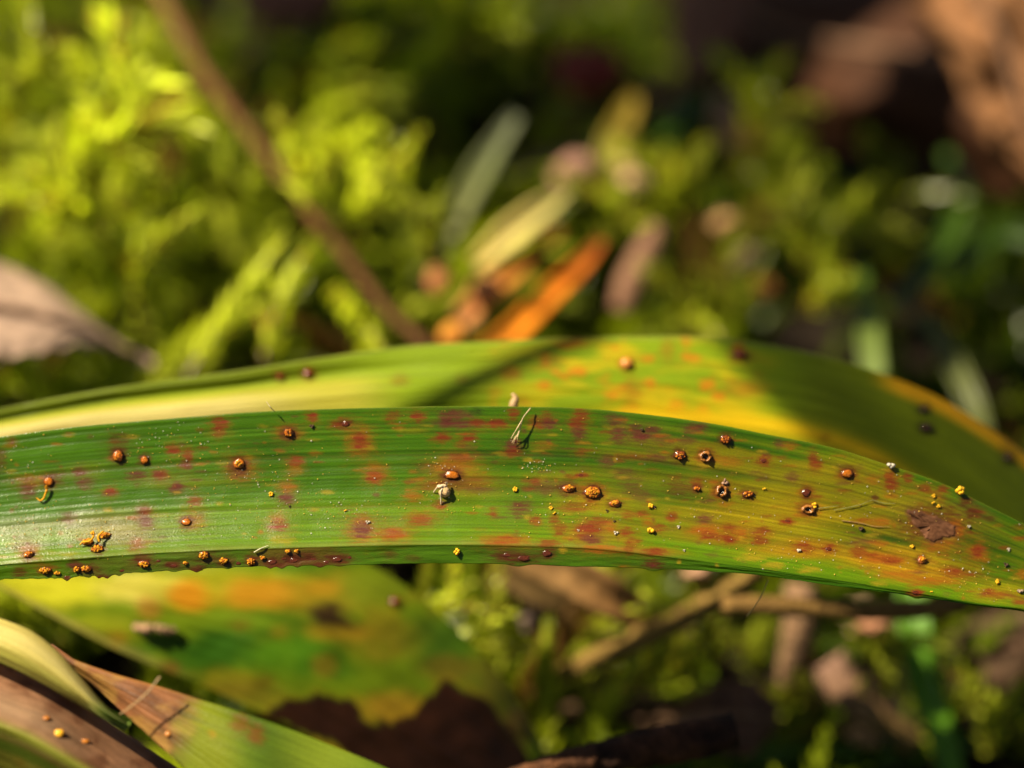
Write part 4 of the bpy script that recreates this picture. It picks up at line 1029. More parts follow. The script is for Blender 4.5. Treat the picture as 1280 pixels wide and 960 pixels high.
def pale_c(u, v, X, Y):
    c = np.broadcast_to(np.array([0.46, 0.40, 0.11]), X.shape+(3,)).copy()
    c = blend(c, (0.30, 0.30, 0.05), 0.8*sstep(0.45, 0.8, v))
    c = blend(c, (0.10, 0.20, 0.012), 0.95*sstep(105, 135, X))
    c = blend(c, (0.62, 0.55, 0.22), 0.5*np.exp(-((v-0.3)/0.16)**2))
    return c*(1+0.35*(vein_field(X, v*0.6, 58)-0.5))[..., None]
p_top = [(-260, 690, 17.65), (-120, 740, 17.35), (-40, 762, 17.2), (0, 772, 17.15), (38, 788, 17.1), (70, 812, 17.07), (100, 845, 17.05), (130, 880, 17.07), (162, 906, 17.15)]
p_bot = [(-260, 760, 17.65), (-120, 790, 17.25), (-40, 812, 17.1), (0, 828, 17.03), (30, 842, 17.0), (60, 858, 17.0), (95, 878, 17.01), (130, 898, 17.05), (162, 908, 17.15)]
grid_blade(p_top, p_bot, 120, 36, lambda u, v, X, Y: -0.12*np.sin(math.pi*v), pale_c, 'strap_leaf', 'blade', 'pale cream young blade with pointed green tip at the left edge', M_LEAF_SOFT, 0.04)

def low_c(u, v, X, Y):
    c = np.broadcast_to(np.array([0.20, 0.100, 0.052]), X.shape+(3,)).copy()
    c = c*(0.35+1.3*fbm(X/30, v*16, 67))[..., None]
    c = blend(c, (0.10, 0.035, 0.015), 0.7*sstep(0.52, 0.7, fbm(X/24, Y/18, 69)))
    c = blend(c, (0.36, 0.24, 0.14), 0.6*np.exp(-((v-0.34)/0.12)**2)*sstep(130, 20, X))
    c = blend(c, (0.24, 0.27, 0.03), 0.9*np.exp(-((v-0.52)/0.055)**2))
    c = blend(c, (0.10, 0.10, 0.010), 0.95*sstep(0.55, 0.62, v))
    c = blend(c, (0.16, 0.07, 0.008), 0.7*sstep(0.55, 0.75, v)*sstep(0.4, 0.62, fbm(X/50, v*4, 68)))
    c = blend(c, (0.06, 0.10, 0.008), 0.8*sstep(0.58, 0.64, v)*sstep(0.72, 0.66, v))
    c = blend(c, (0.17, 0.24, 0.015), 0.8*sstep(130, 180, X)*sstep(0.3, 0.45, v)*sstep(0.58, 0.54, v))
    return c
b_top = [(-260, 700, 17.65), (-120, 770, 17.4), (-50, 804, 17.3), (0, 830, 17.25), (60, 852, 17.23), (120, 892, 17.25), (190, 938, 17.3), (260, 986, 17.35), (360, 1080, 17.55)]
b_bot = [(-260, 860, 17.65), (-120, 930, 17.4), (-50, 965, 17.3), (0, 985, 17.25), (40, 1005, 17.2), (80, 1025, 17.2), (140, 1060, 17.25), (210, 1090, 17.35), (340, 1120, 17.55)]
def b_d(u, v, X, Y): return -0.30*np.clip(1-np.abs(v-0.50)/0.5, 0, 1)
low, low_at = grid_blade(b_top, b_bot, 140, 60, b_d, low_c, 'strap_leaf', 'blade', 'folded withered mauve-brown leaf in the bottom left corner with a light green ridge', M_LEAF_SOFT, 0.03)
leaf_pustules(low, low_at, [(58, 898, 9, 6, 'o'), (74, 917, 13, 11, 'y'), (106, 927, 12, 6, 'o')])

def free_tube(name, pts, r, col, label, cat, mat, parts=None, nr=9, n=None, rough=0.06, group=None, root=None):
    W = np.array([P(*map(lambda a: np.array(float(a)), p[:3])) for p in pts])
    n = n or 10*len(pts)
    ax = path3(W, n) if len(W) > 2 else path3(W, n)
    L = len(ax)
    rr = np.interp(np.linspace(0, 1, L), np.linspace(0, 1, len(r)), r) if np.ndim(r) else np.full(L, r)
    rr = rr*(1+rough*rng.normal(0, 1, L).clip(-2, 2)*0.6)
    V, Fq = stem_tube(ax, rr, nr)
    V = V + rng.normal(0, 1, V.shape)*rr.mean()*rough*0.5
    # caps
    c = np.asarray(col)
    if c.ndim == 2:
        t = np.repeat(np.linspace(0, 1, L), nr); c = np.stack([np.interp(t, np.linspace(0, 1, len(c)), c[:, k]) for k in range(3)], -1)
    else: c = np.broadcast_to(c, V.shape)
    c = c*rng.uniform(0.8, 1.2, (len(V), 1))
    V = np.concatenate([V, ax[:1], ax[-1:]]); c = np.concatenate([c, c[:1], c[-2:-1]])
    base0 = L*nr
    cap = [[base0, (j+1) % nr, j, j] for j in range(nr)] + [[base0+1, (L-1)*nr+j, (L-1)*nr+(j+1) % nr, (L-1)*nr+(j+1) % nr] for j in range(nr)]
    faces = [tuple(f) for f in Fq] + [tuple(f[:3]) for f in cap]
    if root is not None:
        return mesh_at(name, V, faces, ax[0], root, cols=c, mat=mat)
    return tag(mesh_at(name, V, faces, ax[0], cols=c, mat=mat), label, cat, group)

def ribbon(name, pts, wd, col, label, cat, mat, fold=0.25, n=28, twist=0.0, group=None, thick=0.02, nc=7):
    """grass blade: creased ribbon with thickness facing the light side; pts = (px, py, depth)"""
    W = np.array([P(*map(lambda a: np.array(float(a)), p[:3])) for p in pts])
    ax = path3(W, n)
    T = np.gradient(ax, axis=0); T /= np.linalg.norm(T, axis=1, keepdims=True)
    vd = (CAM-ax); vd /= np.linalg.norm(vd, axis=1, keepdims=True)
    S = np.cross(T, vd); S /= np.linalg.norm(S, axis=1, keepdims=True); N = np.cross(S, T)
    tw = np.linspace(0, twist, n)[:, None]
    S2 = S*np.cos(tw)+N*np.sin(tw); N2 = np.cross(S2, T)
    wid = np.interp(np.linspace(0, 1, n), np.linspace(0, 1, len(wd)), wd)
    s = np.linspace(-1, 1, nc)
    front = ax[:, None, :]+S2[:, None, :]*(wid[:, None]*0.5*s[None, :])[..., None]+N2[:, None, :]*(wid[:, None]*fold*(np.abs(s)-0.5)[None, :])[..., None]
    back = front - N2[:, None, :]*thick
    loop = np.concatenate([front, back[:, ::-1]], 1)
    m = loop.shape[1]
    idx = np.arange(n*m).reshape(n, m); nx = np.roll(idx, -1, axis=1)
    q = np.stack([idx[:-1], nx[:-1], nx[1:], idx[1:]], -1).reshape(-1, 4)
    c = np.asarray(col, float)
    if c.ndim == 2:
        t = np.repeat(np.linspace(0, 1, n), m); C = np.stack([np.interp(t, np.linspace(0, 1, len(c)), c[:, k]) for k in range(3)], -1)
    else: C = np.broadcast_to(c, (n*m, 3))
    return tag(mesh_at(name, loop.reshape(-1, 3), q, ax[0], cols=C, mat=mat), label, cat, group)

# dead leaf on the left -------------------------------------------------------------
def dead_leaf(name, top, bot, label, colr, nu=70, nv=26, bump=0.12, serr=0.0, mat=None, thick=0.03, sag=0.1, vein=(0.18, 0.10, 0.06)):
    a = path(top, nu); b = path(bot, nu)
    v = np.linspace(0, 1, nv)[None, :, None]
    G = a[:, None, :]*(1-v)+b[:, None, :]*v
    uu = np.linspace(0, 1, nu)[:, None]*np.ones((1, nv)); vv = np.ones((nu, 1))*np.linspace(0, 1, nv)[None, :]
    X = G[..., 0]; Y = G[..., 1].copy()
    Y += serr*(np.abs(((uu*15) % 1)-0.5)*2-0.5)*sstep(0.75, 1.0, vv)
    D = G[..., 2] - sag*np.sin(math.pi*vv) + bump*(fbm(uu*6, vv*4, 15)-0.5)
    side = np.abs(((uu*9+np.abs(vv-0.45)*3) % 1)-0.5)
    D = D - 0.03*np.exp(-(side/0.1)**2)
    col = np.asarray(colr)*(0.45+1.1*fbm(uu*9, vv*7, 16))[..., None]
    k = np.exp(-((vv-0.45)/0.03)**2)
    col = blend(col, vein, 0.7*k)
    p = P(np.array(X[0, nv//2]), np.array(Y[0, nv//2]), np.array(D[0, nv//2]))
    root = empty(name, p); tag(root, label, 'dead leaf')
    sheet('blade', X, Y, D, col, mat or M_DRY_UV, root, p, thick=thick)
    pts = [(a[i, 0]*.55+b[i, 0]*.45, a[i, 1]*.55+b[i, 1]*.45, (a[i, 2]+b[i, 2])/2-sag*0.98-0.02) for i in range(0, nu, 6)]
    free_tube('midrib', pts, [0.045, 0.03, 0.012], vein, None, None, M_BARK, nr=6, root=root, n=40)
    return root
M_DRY_UV = M_DRY
dead_leaf('dead_leaf', [(-260, 250, 22.0), (-120, 285, 22.1), (0, 328, 22.2), (50, 350, 22.2), (100, 388, 22.1), (150, 428, 22.05), (196, 456, 22.1)],
          [(-260, 470, 20.6), (-120, 460, 20.7), (0, 447, 20.9), (50, 441, 21.1), (95, 432, 21.5), (145, 442, 21.9), (196, 459, 22.1)],
          'greyish brown dead leaf with toothed edge poking in from the left', (0.33, 0.225, 0.165), serr=8)

# dark bark and dead leaves at upper right ----------------------------------------
dead_leaf('dead_leaf', [(800, -160, 30.5), (880, -90, 29.6), (960, -60, 28.6), (1080, -50, 27.6), (1180, -40, 26.8), (1300, -10, 26.0), (1480, 80, 25.4)],
          [(800, -60, 30.2), (870, 60, 29.2), (930, 150, 28.2), (1040, 185, 27.2), (1150, 215, 26.6), (1260, 250, 26.0), (1420, 330, 25.4)],
          'large dark brown curled dead leaf lying across the upper right corner', (0.040, 0.015, 0.006), bump=0.5, sag=0.7)
dead_leaf('dead_leaf', [(1110, -40, 25.6), (1150, 20, 25.5), (1190, 80, 25.4), (1215, 140, 25.3), (1240, 180, 25.2), (1270, 215, 25.2), (1330, 260, 25.2)],
          [(1330, -60, 25.2), (1340, 10, 25.1), (1350, 70, 25.0), (1355, 120, 24.9), (1360, 170, 24.9), (1370, 220, 25.0), (1380, 290, 25.1)],
          'tan sunlit crumpled dead leaf at the right edge on top of the dark one', (0.17, 0.078, 0.032), bump=0.7, sag=0.25)
dead_leaf('dead_leaf', [(835, -40, 27.2), (838, 0, 27.1), (840, 40, 27.0), (848, 80, 26.9), (866, 108, 26.8)],
          [(930, -50, 27.0), (932, 0, 26.9), (925, 40, 26.8), (912, 75, 26.8), (885, 106, 26.8)],
          'pinkish brown dead leaf lobe hanging at the top right of centre', (0.17, 0.075, 0.045), nu=30, nv=16, bump=0.2)
dead_leaf('dead_leaf', [(690, 70, 27.2), (720, 55, 27.1), (755, 60, 27.0), (790, 85, 26.9)], [(700, 110, 26.9), (725, 120, 26.8), (755, 118, 26.8), (786, 100, 26.9)],
          'dark red leaf fragment in the shade at top centre', (0.20, 0.022, 0.016), nu=24, nv=12, bump=0.2)
dead_leaf('dead_leaf', [(300, -40, 27.6), (340, -30, 27.5), (380, -28, 27.4), (430, -30, 27.3)], [(310, 20, 27.2), (340, 36, 27.1), (385, 34, 27.1), (425, 10, 27.2)],
          'reddish brown dead leaf edge at the top between stem and centre', (0.16, 0.06, 0.035), nu=24, nv=12, bump=0.2)

# stems, twigs, grass -----------------------------------------------------------------
stem = free_tube('dry_twig', [(150, -110, 25.0), (205, 0, 24.4), (255, 90, 23.9), (310, 165, 23.5), (375, 250, 23.1), (440, 330, 22.6), (490, 395, 22.2), (530, 430, 22.0), (570, 500, 21.8)],
          [0.062, 0.056, 0.05, 0.046, 0.046, 0.055], np.array([(0.17, 0.085, 0.035), (0.12, 0.055, 0.022), (0.085, 0.038, 0.014), (0.06, 0.028, 0.011)]), 'long dry brown stem slanting down from the top left to the rear leaf', 'twig', M_BARK, n=80, rough=0.06)
ribbon('grass_blade', [(520, 370, 23.2), (560, 290, 23.4), (605, 205, 23.7), (645, 145, 24.0)], [0.16, 0.20, 0.22, 0.10], np.array([(0.12, 0.13, 0.02), (0.16, 0.17, 0.03), (0.15, 0.17, 0.06), (0.19, 0.21, 0.12)]), 'grey-green grass blade with pale tip standing in the middle of the moss', 'grass blade', M_GRASS)
ribbon('grass_blade', [(595, 330, 22.8), (640, 290, 22.9), (690, 252, 23.1), (712, 236, 23.2)], [0.14, 0.24, 0.22, 0.06], np.array([(0.66, 0.54, 0.14), (0.72, 0.62, 0.20), (0.62, 0.55, 0.18), (0.5, 0.45, 0.14)]), 'short pale straw blade in the centre above the orange stalks', 'grass blade', M_GRASS)
ribbon('dead_stalk', [(590, 455, 22.3), (640, 415, 22.4), (690, 365, 22.6), (738, 318, 22.8), (752, 300, 22.9)], [0.19, 0.20, 0.19, 0.16, 0.08], np.array([(0.52, 0.17, 0.012), (0.62, 0.20, 0.010), (0.52, 0.14, 0.008), (0.22, 0.05, 0.01)]), 'bright orange dead stalk slanting up behind the rear leaf', 'dead stalk', M_DRY)
ribbon('dead_stalk', [(575, 400, 22.6), (620, 355, 22.8), (665, 318, 23.0), (700, 285, 23.3)], [0.20, 0.22, 0.16, 0.08], np.array([(0.50, 0.22, 0.08), (0.45, 0.17, 0.03), (0.35, 0.14, 0.015), (0.22, 0.10, 0.02)]), 'shorter rusty stalk lying just above the bright orange one', 'dead stalk', M_DRY)
ribbon('grass_blade', [(755, 210, 24.8), (765, 180, 24.9), (785, 140, 25.1), (795, 115, 25.3)], [0.20, 0.22, 0.18, 0.06], np.array([(0.26, 0.20, 0.02), (0.28, 0.20, 0.02), (0.26, 0.18, 0.02)]), 'ochre grass tip right of the shaded red fragment', 'grass blade', M_GRASS)
ribbon('grass_blade', [(820, 170, 25.2), (845, 150, 25.4), (875, 120, 25.8)], [0.18, 0.2, 0.08], (0.045, 0.10, 0.004), 'short deep green grass blade near the pinkish leaf lobe', 'grass blade', M_GRASS)
free_tube('twig', [(778, 388, 23.4), (790, 350, 23.4), (808, 315, 23.5), (822, 285, 23.6)], [0.10, 0.12, 0.11, 0.07], (0.19, 0.10, 0.06), 'short mauve-grey twig standing right of the orange stalks', 'twig', M_BARK)
ribbon('grass_blade', [(1092, 470, 22.2), (1088, 430, 22.6), (1085, 390, 23.0), (1070, 330, 23.6)], [0.2, 0.2, 0.18, 0.1], np.array([(0.16, 0.21, 0.06), (0.09, 0.13, 0.015), (0.04, 0.09, 0.005)]), 'pale green upright grass blade behind the right shoulder of the rear leaf', 'grass blade', M_GRASS)
ribbon('grass_blade', [(1120, 380, 23.8), (1165, 330, 24.2), (1195, 275, 24.6), (1200, 220, 25.0), (1180, 190, 25.3)], [0.16, 0.18, 0.2, 0.18, 0.08], (0.035, 0.075, 0.003), 'dark green arching grass blade in the shade at right', 'grass blade', M_GRASS)
ribbon('grass_blade', [(1150, 390, 23.4), (1185, 440, 23.2), (1215, 500, 23.0), (1230, 540, 22.8)], [0.12, 0.18, 0.18, 0.12], (0.07, 0.085, 0.006), 'olive grass blade bending down behind the rear leaf at right', 'grass blade', M_GRASS)
ribbon('grass_blade', [(1300, 300, 24.4), (1250, 290, 24.5), (1215, 320, 24.3), (1190, 350, 24.2)], [0.16, 0.18, 0.16, 0.08], (0.03, 0.065, 0.003), 'dark green grass blade entering from the right edge', 'grass blade', M_GRASS)
ribbon('grass_blade', [(635, 215, 24.6), (690, 195, 25.0), (740, 180, 25.4)], [0.10, 0.12, 0.08], (0.10, 0.085, 0.05), 'thin dull grass straw crossing behind the pale straw blade', 'grass blade', M_DRY)
# orange bud scales
def bud(x, y, d, wpx, hpx, ang, col, label, tipcol):
    p = P(np.array(float(x)), np.array(float(y)), np.array(d)); k = d/FOC/400.0
    ax_ = (U*math.cos(ang)+R*math.sin(ang)); sd = np.cross(ax_, F)
    A = Acc(); ns = 12; V = []; C = []
    prof = [(-1, .05), (-.8, .6), (-.45, .95), (0, 1), (.4, .8), (.75, .42), (1, .06)]
    for t, r in prof:
        for j in range(ns):
            th = 2*math.pi*j/ns
            V.append(p+ax_*t*hpx*k+(sd*math.cos(th)+F*math.sin(th))*r*wpx*k*(1+0.06*rng.normal()))
            C.append(np.asarray(col)*(1-(t+1)/2)+np.asarray(tipcol)*(t+1)/2)
    F4 = np.array([(i*ns+j, i*ns+(j+1) % ns, (i+1)*ns+(j+1) % ns, (i+1)*ns+j) for i in range(len(prof)-1) for j in range(ns)])
    return tag(mesh_at('bud_scale', V, F4, p, cols=np.array(C), mat=M_DRY), label, 'bud scale', 'orange bud scales in the moss')
bud(549, 345, 22.8, 32, 52, 0.05, (0.52, 0.20, 0.07), 'upright orange-brown bud scale at the foot of the grey-green grass blade', (0.22, 0.11, 0.04))
bud(608, 362, 22.6, 42, 48, 0.5, (0.55, 0.22, 0.08), 'rounded orange bud scale between the other two beside the rusty stalk', (0.45, 0.18, 0.06))
bud(566, 418, 22.2, 36, 34, 0.1, (0.58, 0.22, 0.03), 'lowest orange bud scale peeping over the rear leaf', (0.5, 0.2, 0.03))
free_tube('twig', [(700, 235, 24.0), (712, 222, 24.0), (726, 210, 24.0), (740, 204, 24.0)], [0.12, 0.16, 0.15, 0.08], (0.26, 0.14, 0.10), 'stubby mauve twig end behind the pale straw blade', 'twig', M_BARK)
# tan flakes
def flake(x, y, d, wpx, hpx, ang, col, label):
    k = d/FOC
    c, s = math.cos(ang), math.sin(ang); out = []
    m = 22; rr = [0.0, 0.5, 0.85, 1.0]; V = []; C = []
    p0 = P(np.array(float(x)), np.array(float(y)), np.array(d))
    j1 = rng.uniform(0.75, 1.15, m)
    for side in (1, -1):
        for r in rr:
            for j in range(m):
                th = 2*math.pi*j/m; a = wpx/400*k*r*j1[j]*math.cos(th); b = hpx/400*k*r*j1[j]*math.sin(th)
                V.append(p0+R*(a*c-b*s)+U*(a*s+b*c)*0.9-F*(0.10*(1-r*r)+0.04*side*(1 if r < 1 else .2))+F*0.3*(a*s+b*c)+F*0.012*rng.normal())
                C.append(np.asarray(col)*rng.uniform(0.8, 1.2))
    Fq = []
    for sd in range(2):
        o = sd*len(rr)*m
        for i in range(len(rr)-1):
            for j in range(m):
                f = (o+i*m+j, o+i*m+(j+1) % m, o+(i+1)*m+(j+1) % m, o+(i+1)*m+j)
                Fq.append(f if sd == 0 else f[::-1])
    o1 = (len(rr)-1)*m; o2 = o1+len(rr)*m
    for j in range(m): Fq.append((o1+j, o1+(j+1) % m, o2+(j+1) % m, o2+j))
    return tag(mesh_at('leaf_flake', V, np.array(Fq), p0, cols=np.array(C), mat=M_DRY), label, 'leaf flake', 'dead leaf flakes in the moss')
flake(775, 208, 24.6, 46, 34, -0.6, (0.48, 0.31, 0.16), 'light tan leaf flake, upper one below the ochre grass tip')
flake(793, 228, 24.5, 40, 34, -0.3, (0.50, 0.33, 0.18), 'light tan leaf flake overlapping the one below the ochre grass tip')
flake(905, 277, 24.4, 38, 34, 0.2, (0.52, 0.30, 0.13), 'round tan leaf flake alone in the moss right of centre')
flake(908, 150, 25.6, 44, 84, 0.15, (0.25, 0.15, 0.085), 'tall brown leaf flake below the pinkish lobe')
flake(986, 145, 25.8, 44, 36, 0.1, (0.26, 0.15, 0.11), 'brown-pink leaf flake left of the dark curled leaf')
flake(958, 360, 24.0, 36, 30, 0.4, (0.36, 0.16, 0.04), 'orange-brown flake low in the moss behind the leaf peak')
flake(930, 325, 24.2, 44, 34, 0.8, (0.11, 0.075, 0.045), 'grey flake half hidden in the moss right of centre')
flake(206, 300, 23.2, 26, 34, 0.1, (0.22, 0.075, 0.02), 'rusty flake deep in the left moss')

# bottom litter
free_tube('twig', [(905, 757, 19.9), (980, 758, 20.0), (1060, 763, 20.1), (1140, 762, 20.2), (1205, 758, 20.3)], [0.07, 0.075, 0.07, 0.075, 0.06], (0.15, 0.085, 0.025), 'brown twig lying level under the right part of the sharp leaf', 'twig', M_BARK)
free_tube('twig', [(690, 848, 20.9), (760, 815, 20.8), (840, 778, 20.7), (905, 745, 20.6), (950, 715, 20.5)], [0.06, 0.085, 0.10, 0.09, 0.07], (0.17, 0.105, 0.028), 'olive brown twig slanting up to meet the level twig', 'twig', M_BARK)
ribbon('dead_grass', [(640, 690, 20.4), (700, 712, 20.5), (760, 745, 20.6), (812, 775, 20.8)], [0.24, 0.30, 0.30, 0.20], np.array([(0.22, 0.12, 0.04), (0.34, 0.19, 0.07), (0.30, 0.15, 0.05), (0.16, 0.08, 0.025)]), 'tan dead grass blade below the middle of the sharp leaf', 'dead grass', M_DRY)
ribbon('dead_grass', [(610, 715, 21.0), (660, 730, 21.0), (730, 770, 21.1), (800, 810, 21.3)], [0.2, 0.26, 0.26, 0.16], (0.10, 0.06, 0.02), 'darker brown dead blade beneath the tan one', 'dead grass', M_DRY)
free_tube('charred_twig', [(600, 985, 18.7), (690, 957, 18.75), (760, 945, 18.8), (830, 931, 18.85), (890, 920, 18.9), (918, 913, 18.92)], [0.05, 0.065, 0.10, 0.125, 0.14, 0.12], np.array([(0.03, 0.012, 0.005), (0.05, 0.020, 0.008), (0.018, 0.007, 0.003), (0.045, 0.016, 0.006), (0.014, 0.006, 0.003)]), 'dark charred broken twig at the bottom edge', 'twig', M_CHAR, n=60, rough=0.05, nr=14)
ribbon('grass_blade', [(1196, 985, 21.3), (1176, 915, 21.35), (1155, 850, 21.4), (1143, 775, 21.5), (1138, 700, 21.8)], [0.16, 0.22, 0.24, 0.24, 0.16], (0.09, 0.22, 0.006), 'bright green grass stem standing at lower right', 'grass blade', M_GRASS)
ribbon('grass_blade', [(760, 955, 21.1), (900, 942, 21.2), (1020, 942, 21.3), (1120, 950, 21.4)], [0.12, 0.18, 0.20, 0.14], (0.07, 0.14, 0.004), 'green grass blade lying along the bottom edge', 'grass blade', M_GRASS)
ribbon('grass_blade', [(1130, 955, 21.6), (1210, 925, 21.8), (1290, 905, 22.0)], [0.12, 0.16, 0.14], (0.05, 0.10, 0.004), 'green grass blade in the lower right corner', 'grass blade', M_GRASS)
free_tube('twig', [(1000, 735, 21.4), (1000, 775, 21.3), (995, 810, 21.4), (985, 850, 21.6)], [0.12, 0.13, 0.12, 0.09], (0.19, 0.11, 0.06), 'upright pinkish twig behind the level twig', 'twig', M_BARK)
free_tube('twig', [(1035, 825, 21.4), (1060, 865, 21.4), (1095, 900, 21.4), (1140, 928, 21.5)], [0.15, 0.14, 0.11, 0.10], np.array([(0.28, 0.16, 0.11), (0.20, 0.11, 0.06), (0.17, 0.10, 0.035), (0.22, 0.14, 0.05)]), 'pinkish tan twig leaning left of the green grass stem', 'twig', M_BARK)
dead_leaf('dead_leaf', [(840, 880, 21.3), (880, 860, 21.2), (930, 850, 21.1), (975, 880, 21.1)], [(850, 930, 21.0), (890, 940, 20.9), (935, 945, 20.9), (970, 915, 21.0)], 'mauve brown dead leaf behind the charred twig', (0.10, 0.05, 0.03), nu=30, nv=16, bump=0.15)
dead_leaf('dead_leaf', [(700, 880, 21.9), (760, 868, 21.8), (830, 868, 21.7), (870, 890, 21.7)], [(705, 925, 21.6), (765, 940, 21.5), (830, 935, 21.5), (866, 915, 21.6)], 'dull brown dead leaf lying left of the mauve one', (0.07, 0.04, 0.02), nu=30, nv=16, bump=0.15)
dead_leaf('dead_leaf', [(1180, 800, 22.3), (1230, 770, 22.2), (1290, 760, 22.1)], [(1190, 860, 22.0), (1240, 870, 21.9), (1300, 850, 21.9)], 'dim mauve dead leaf under the right end of the sharp leaf', (0.07, 0.04, 0.022), nu=24, nv=12, bump=0.15)
flake(1075, 765, 21.2, 60, 34, 0.1, (0.30, 0.18, 0.12), 'mauve flake behind the level twig')
flake(1092, 782, 21.0, 44, 22, 0.0, (0.36, 0.17, 0.09), 'orange-brown flake right below the level twig')
flake(872, 716, 20.6, 40, 22, 0.0, (0.42, 0.24, 0.14), 'tan flake just under the lower rim right of centre')
flake(664, 770, 21.2, 30, 46, 0.0, (0.25, 0.17, 0.14), 'grey-mauve flake right of the sunlit lime moss')
flake(775, 850, 21.4, 30, 40, 0.3, (0.28, 0.13, 0.05), 'orange-brown flake under the slanting twig')
# little things on the other leaves
tag(free_tube('root_fragment', [(168, 783, 19.43), (180, 786, 19.41), (196, 785, 19.42), (206, 788, 19.43), (220, 787, 19.45)], [0.024, 0.034, 0.022, 0.030, 0.016], (0.28, 0.17, 0.10), 'tan wormlike fragment lying on the wide blotched leaf', 'plant fragment', M_BARK, rough=0.25))
free_tube('plant_fibre', [(200, 846, 16.95), (185, 865, 16.93), (168, 880, 16.95), (150, 893, 16.98)], [0.006, 0.006, 0.004], (0.40, 0.26, 0.12), 'tan fibre crossing the withered leaf at bottom left', 'fibre', M_FIBRE, nr=5)
free_tube('plant_fibre', [(643, 520, 18.30), (642, 506, 18.28), (644, 497, 18.28), (640, 492, 18.28)], [0.03, 0.034, 0.026, 0.01], (0.40, 0.26, 0.12), 'tan fibre stub peeping over the upper rim in the middle', 'fibre', M_FIBRE, nr=7)
free_tube('plant_fibre', [(960, 725, 17.95), (953, 742, 18.0), (944, 757, 18.05), (933, 771, 18.1)], [0.004, 0.004, 0.003], (0.5, 0.40, 0.15), 'fine curved hair hanging below the lower rim right of centre', 'fibre', M_FIBRE, nr=5)
free_tube('plant_fibre', [(343, 514, 17.9), (338, 509, 17.85), (333, 502, 17.85)], [0.003, 0.003, 0.002], (0.6, 0.5, 0.3), 'tiny hair on the upper rim at left', 'fibre', M_FIBRE, nr=5)

# ------------------------------------------------------------------ leafy branch added overhead, out of view, to cast dappled shade
def overhead(targets):
    """every leaf hangs on the sun's line to a spot the photograph shows in shade"""
    S = SUN_W; t1 = np.cross(S, [0, 1.0, 0]); t1 /= np.linalg.norm(t1); t2 = np.cross(S, t1)
    cs = []
    for x, y, d, t, r, a, asp in targets:
        q = P(np.array(float(x)), np.array(float(y)), np.array(float(d)))
        while True:                                  # high enough to hang above the picture
            c = q+S*t; rel = c-CAM; dd = rel@F; up = (rel@U)/dd; rt = (rel@R)/dd
            if up > 0.135+(r+0.5)/dd or rt < -0.18-(r+0.5)/dd: break
            t += 0.25
        cs.append(c)
    c0 = np.mean(cs, axis=0)+np.array([-6.0, 4.0, 1.0])
    root = empty('shade_branch', c0)
    tag(root, 'leafy branch added out of view to cast dappled shade', 'branch')
    rs2 = np.random.default_rng(3)
    pts = path3([c0, c0*0.6+np.mean(cs, axis=0)*0.4, np.mean(cs, axis=0), np.mean(cs, axis=0)+np.array([3.0, -2, -1])], 30)
    V, Fq = stem_tube(pts, np.linspace(0.16, 0.05, 30), 8)
    mesh_at('twig', V, Fq, c0, root, cols=np.broadcast_to((0.12, 0.07, 0.04), V.shape), mat=M_BARK)
    for (x, y, d, t, r, a, asp), c in zip(targets, cs):
        q0 = P(np.array(float(x)), np.array(float(y)), np.array(float(d)))
        u = R*math.cos(a)+U*math.sin(a); v = -R*math.sin(a)+U*math.cos(a)
        m = 15; V = []; C = []
        for side in (0, 1):
            for i in range(m):
                s_ = i/(m-1); wdt = r*asp*(max(0.0, math.sin(math.pi*min(1, s_)))**0.7+0.02)*(1+0.10*rs2.normal())
                for q in (-1, -.5, 0, .5, 1):
                    V.append(c+u*r*(2*s_-1)+v*wdt*q+S*(0.12*abs(q)*r - 0.2*r*(2*s_-1)**2 - 0.03*side))
                    C.append((0.05, 0.10, 0.012))
        F4 = []
        for side in (0, 1):
            o = side*m*5
            for i in range(m-1):
                for q in range(4):
                    f = (o+i*5+q, o+i*5+q+1, o+(i+1)*5+q+1, o+(i+1)*5+q); F4.append(f if side == 0 else f[::-1])
        mesh_at('leaf', V, np.array(F4), c, root, cols=np.array(C), mat=M_DRY)
overhead([
 # x, y, depth, least height along the sun line, half length, angle, aspect
 
 (1060, 150, 26.0, 10, 1.5, 0.4, 0.6), (1030, 70, 27.8, 10, 1.5, 0.3, 0.8), (1110, 20, 27.2, 10, 1.0, 0.3, 0.7), (1000, 40, 27.5, 9, 1.7, 1.0, 0.6), (900, 10, 28, 9.5, 1.2, 0.1, 0.5), (1180, 340, 24.0, 9, 1.1, 0.8, 0.55),
 (640, 50, 26.8, 9, 2.2, 0.1, 0.7), (730, 100, 26.6, 10, 1.6, 0.6, 0.6), (490, 40, 26.2, 9, 1.9, 0.2, 0.6), (560, 130, 25.6, 9, 1.1, 0.5, 0.4), (1180, 230, 25.0, 10, 0.9, 0.6, 0.5), (1200, 420, 23.4, 10, 1.0, 0.8, 0.6), (380, 20, 26.8, 10, 1.2, 0.2, 0.5), (800, 30, 27.4, 10, 1.6, 0.2, 0.6), (420, -10, 27.2, 10, 1.6, 0.1, 0.6), (600, -20, 27.8, 10, 2.2, 0.1, 0.6), (430, 110, 25.4, 10, 0.8, 0.3, 0.5), (1060, 420, 23.4, 10, 0.7, 0.2, 0.5),

 (1235, 880, 21.6, 9, 0.35, 0.3, 0.6), (960, 880, 21.3, 9, 0.35, 0.8, 0.5),
])

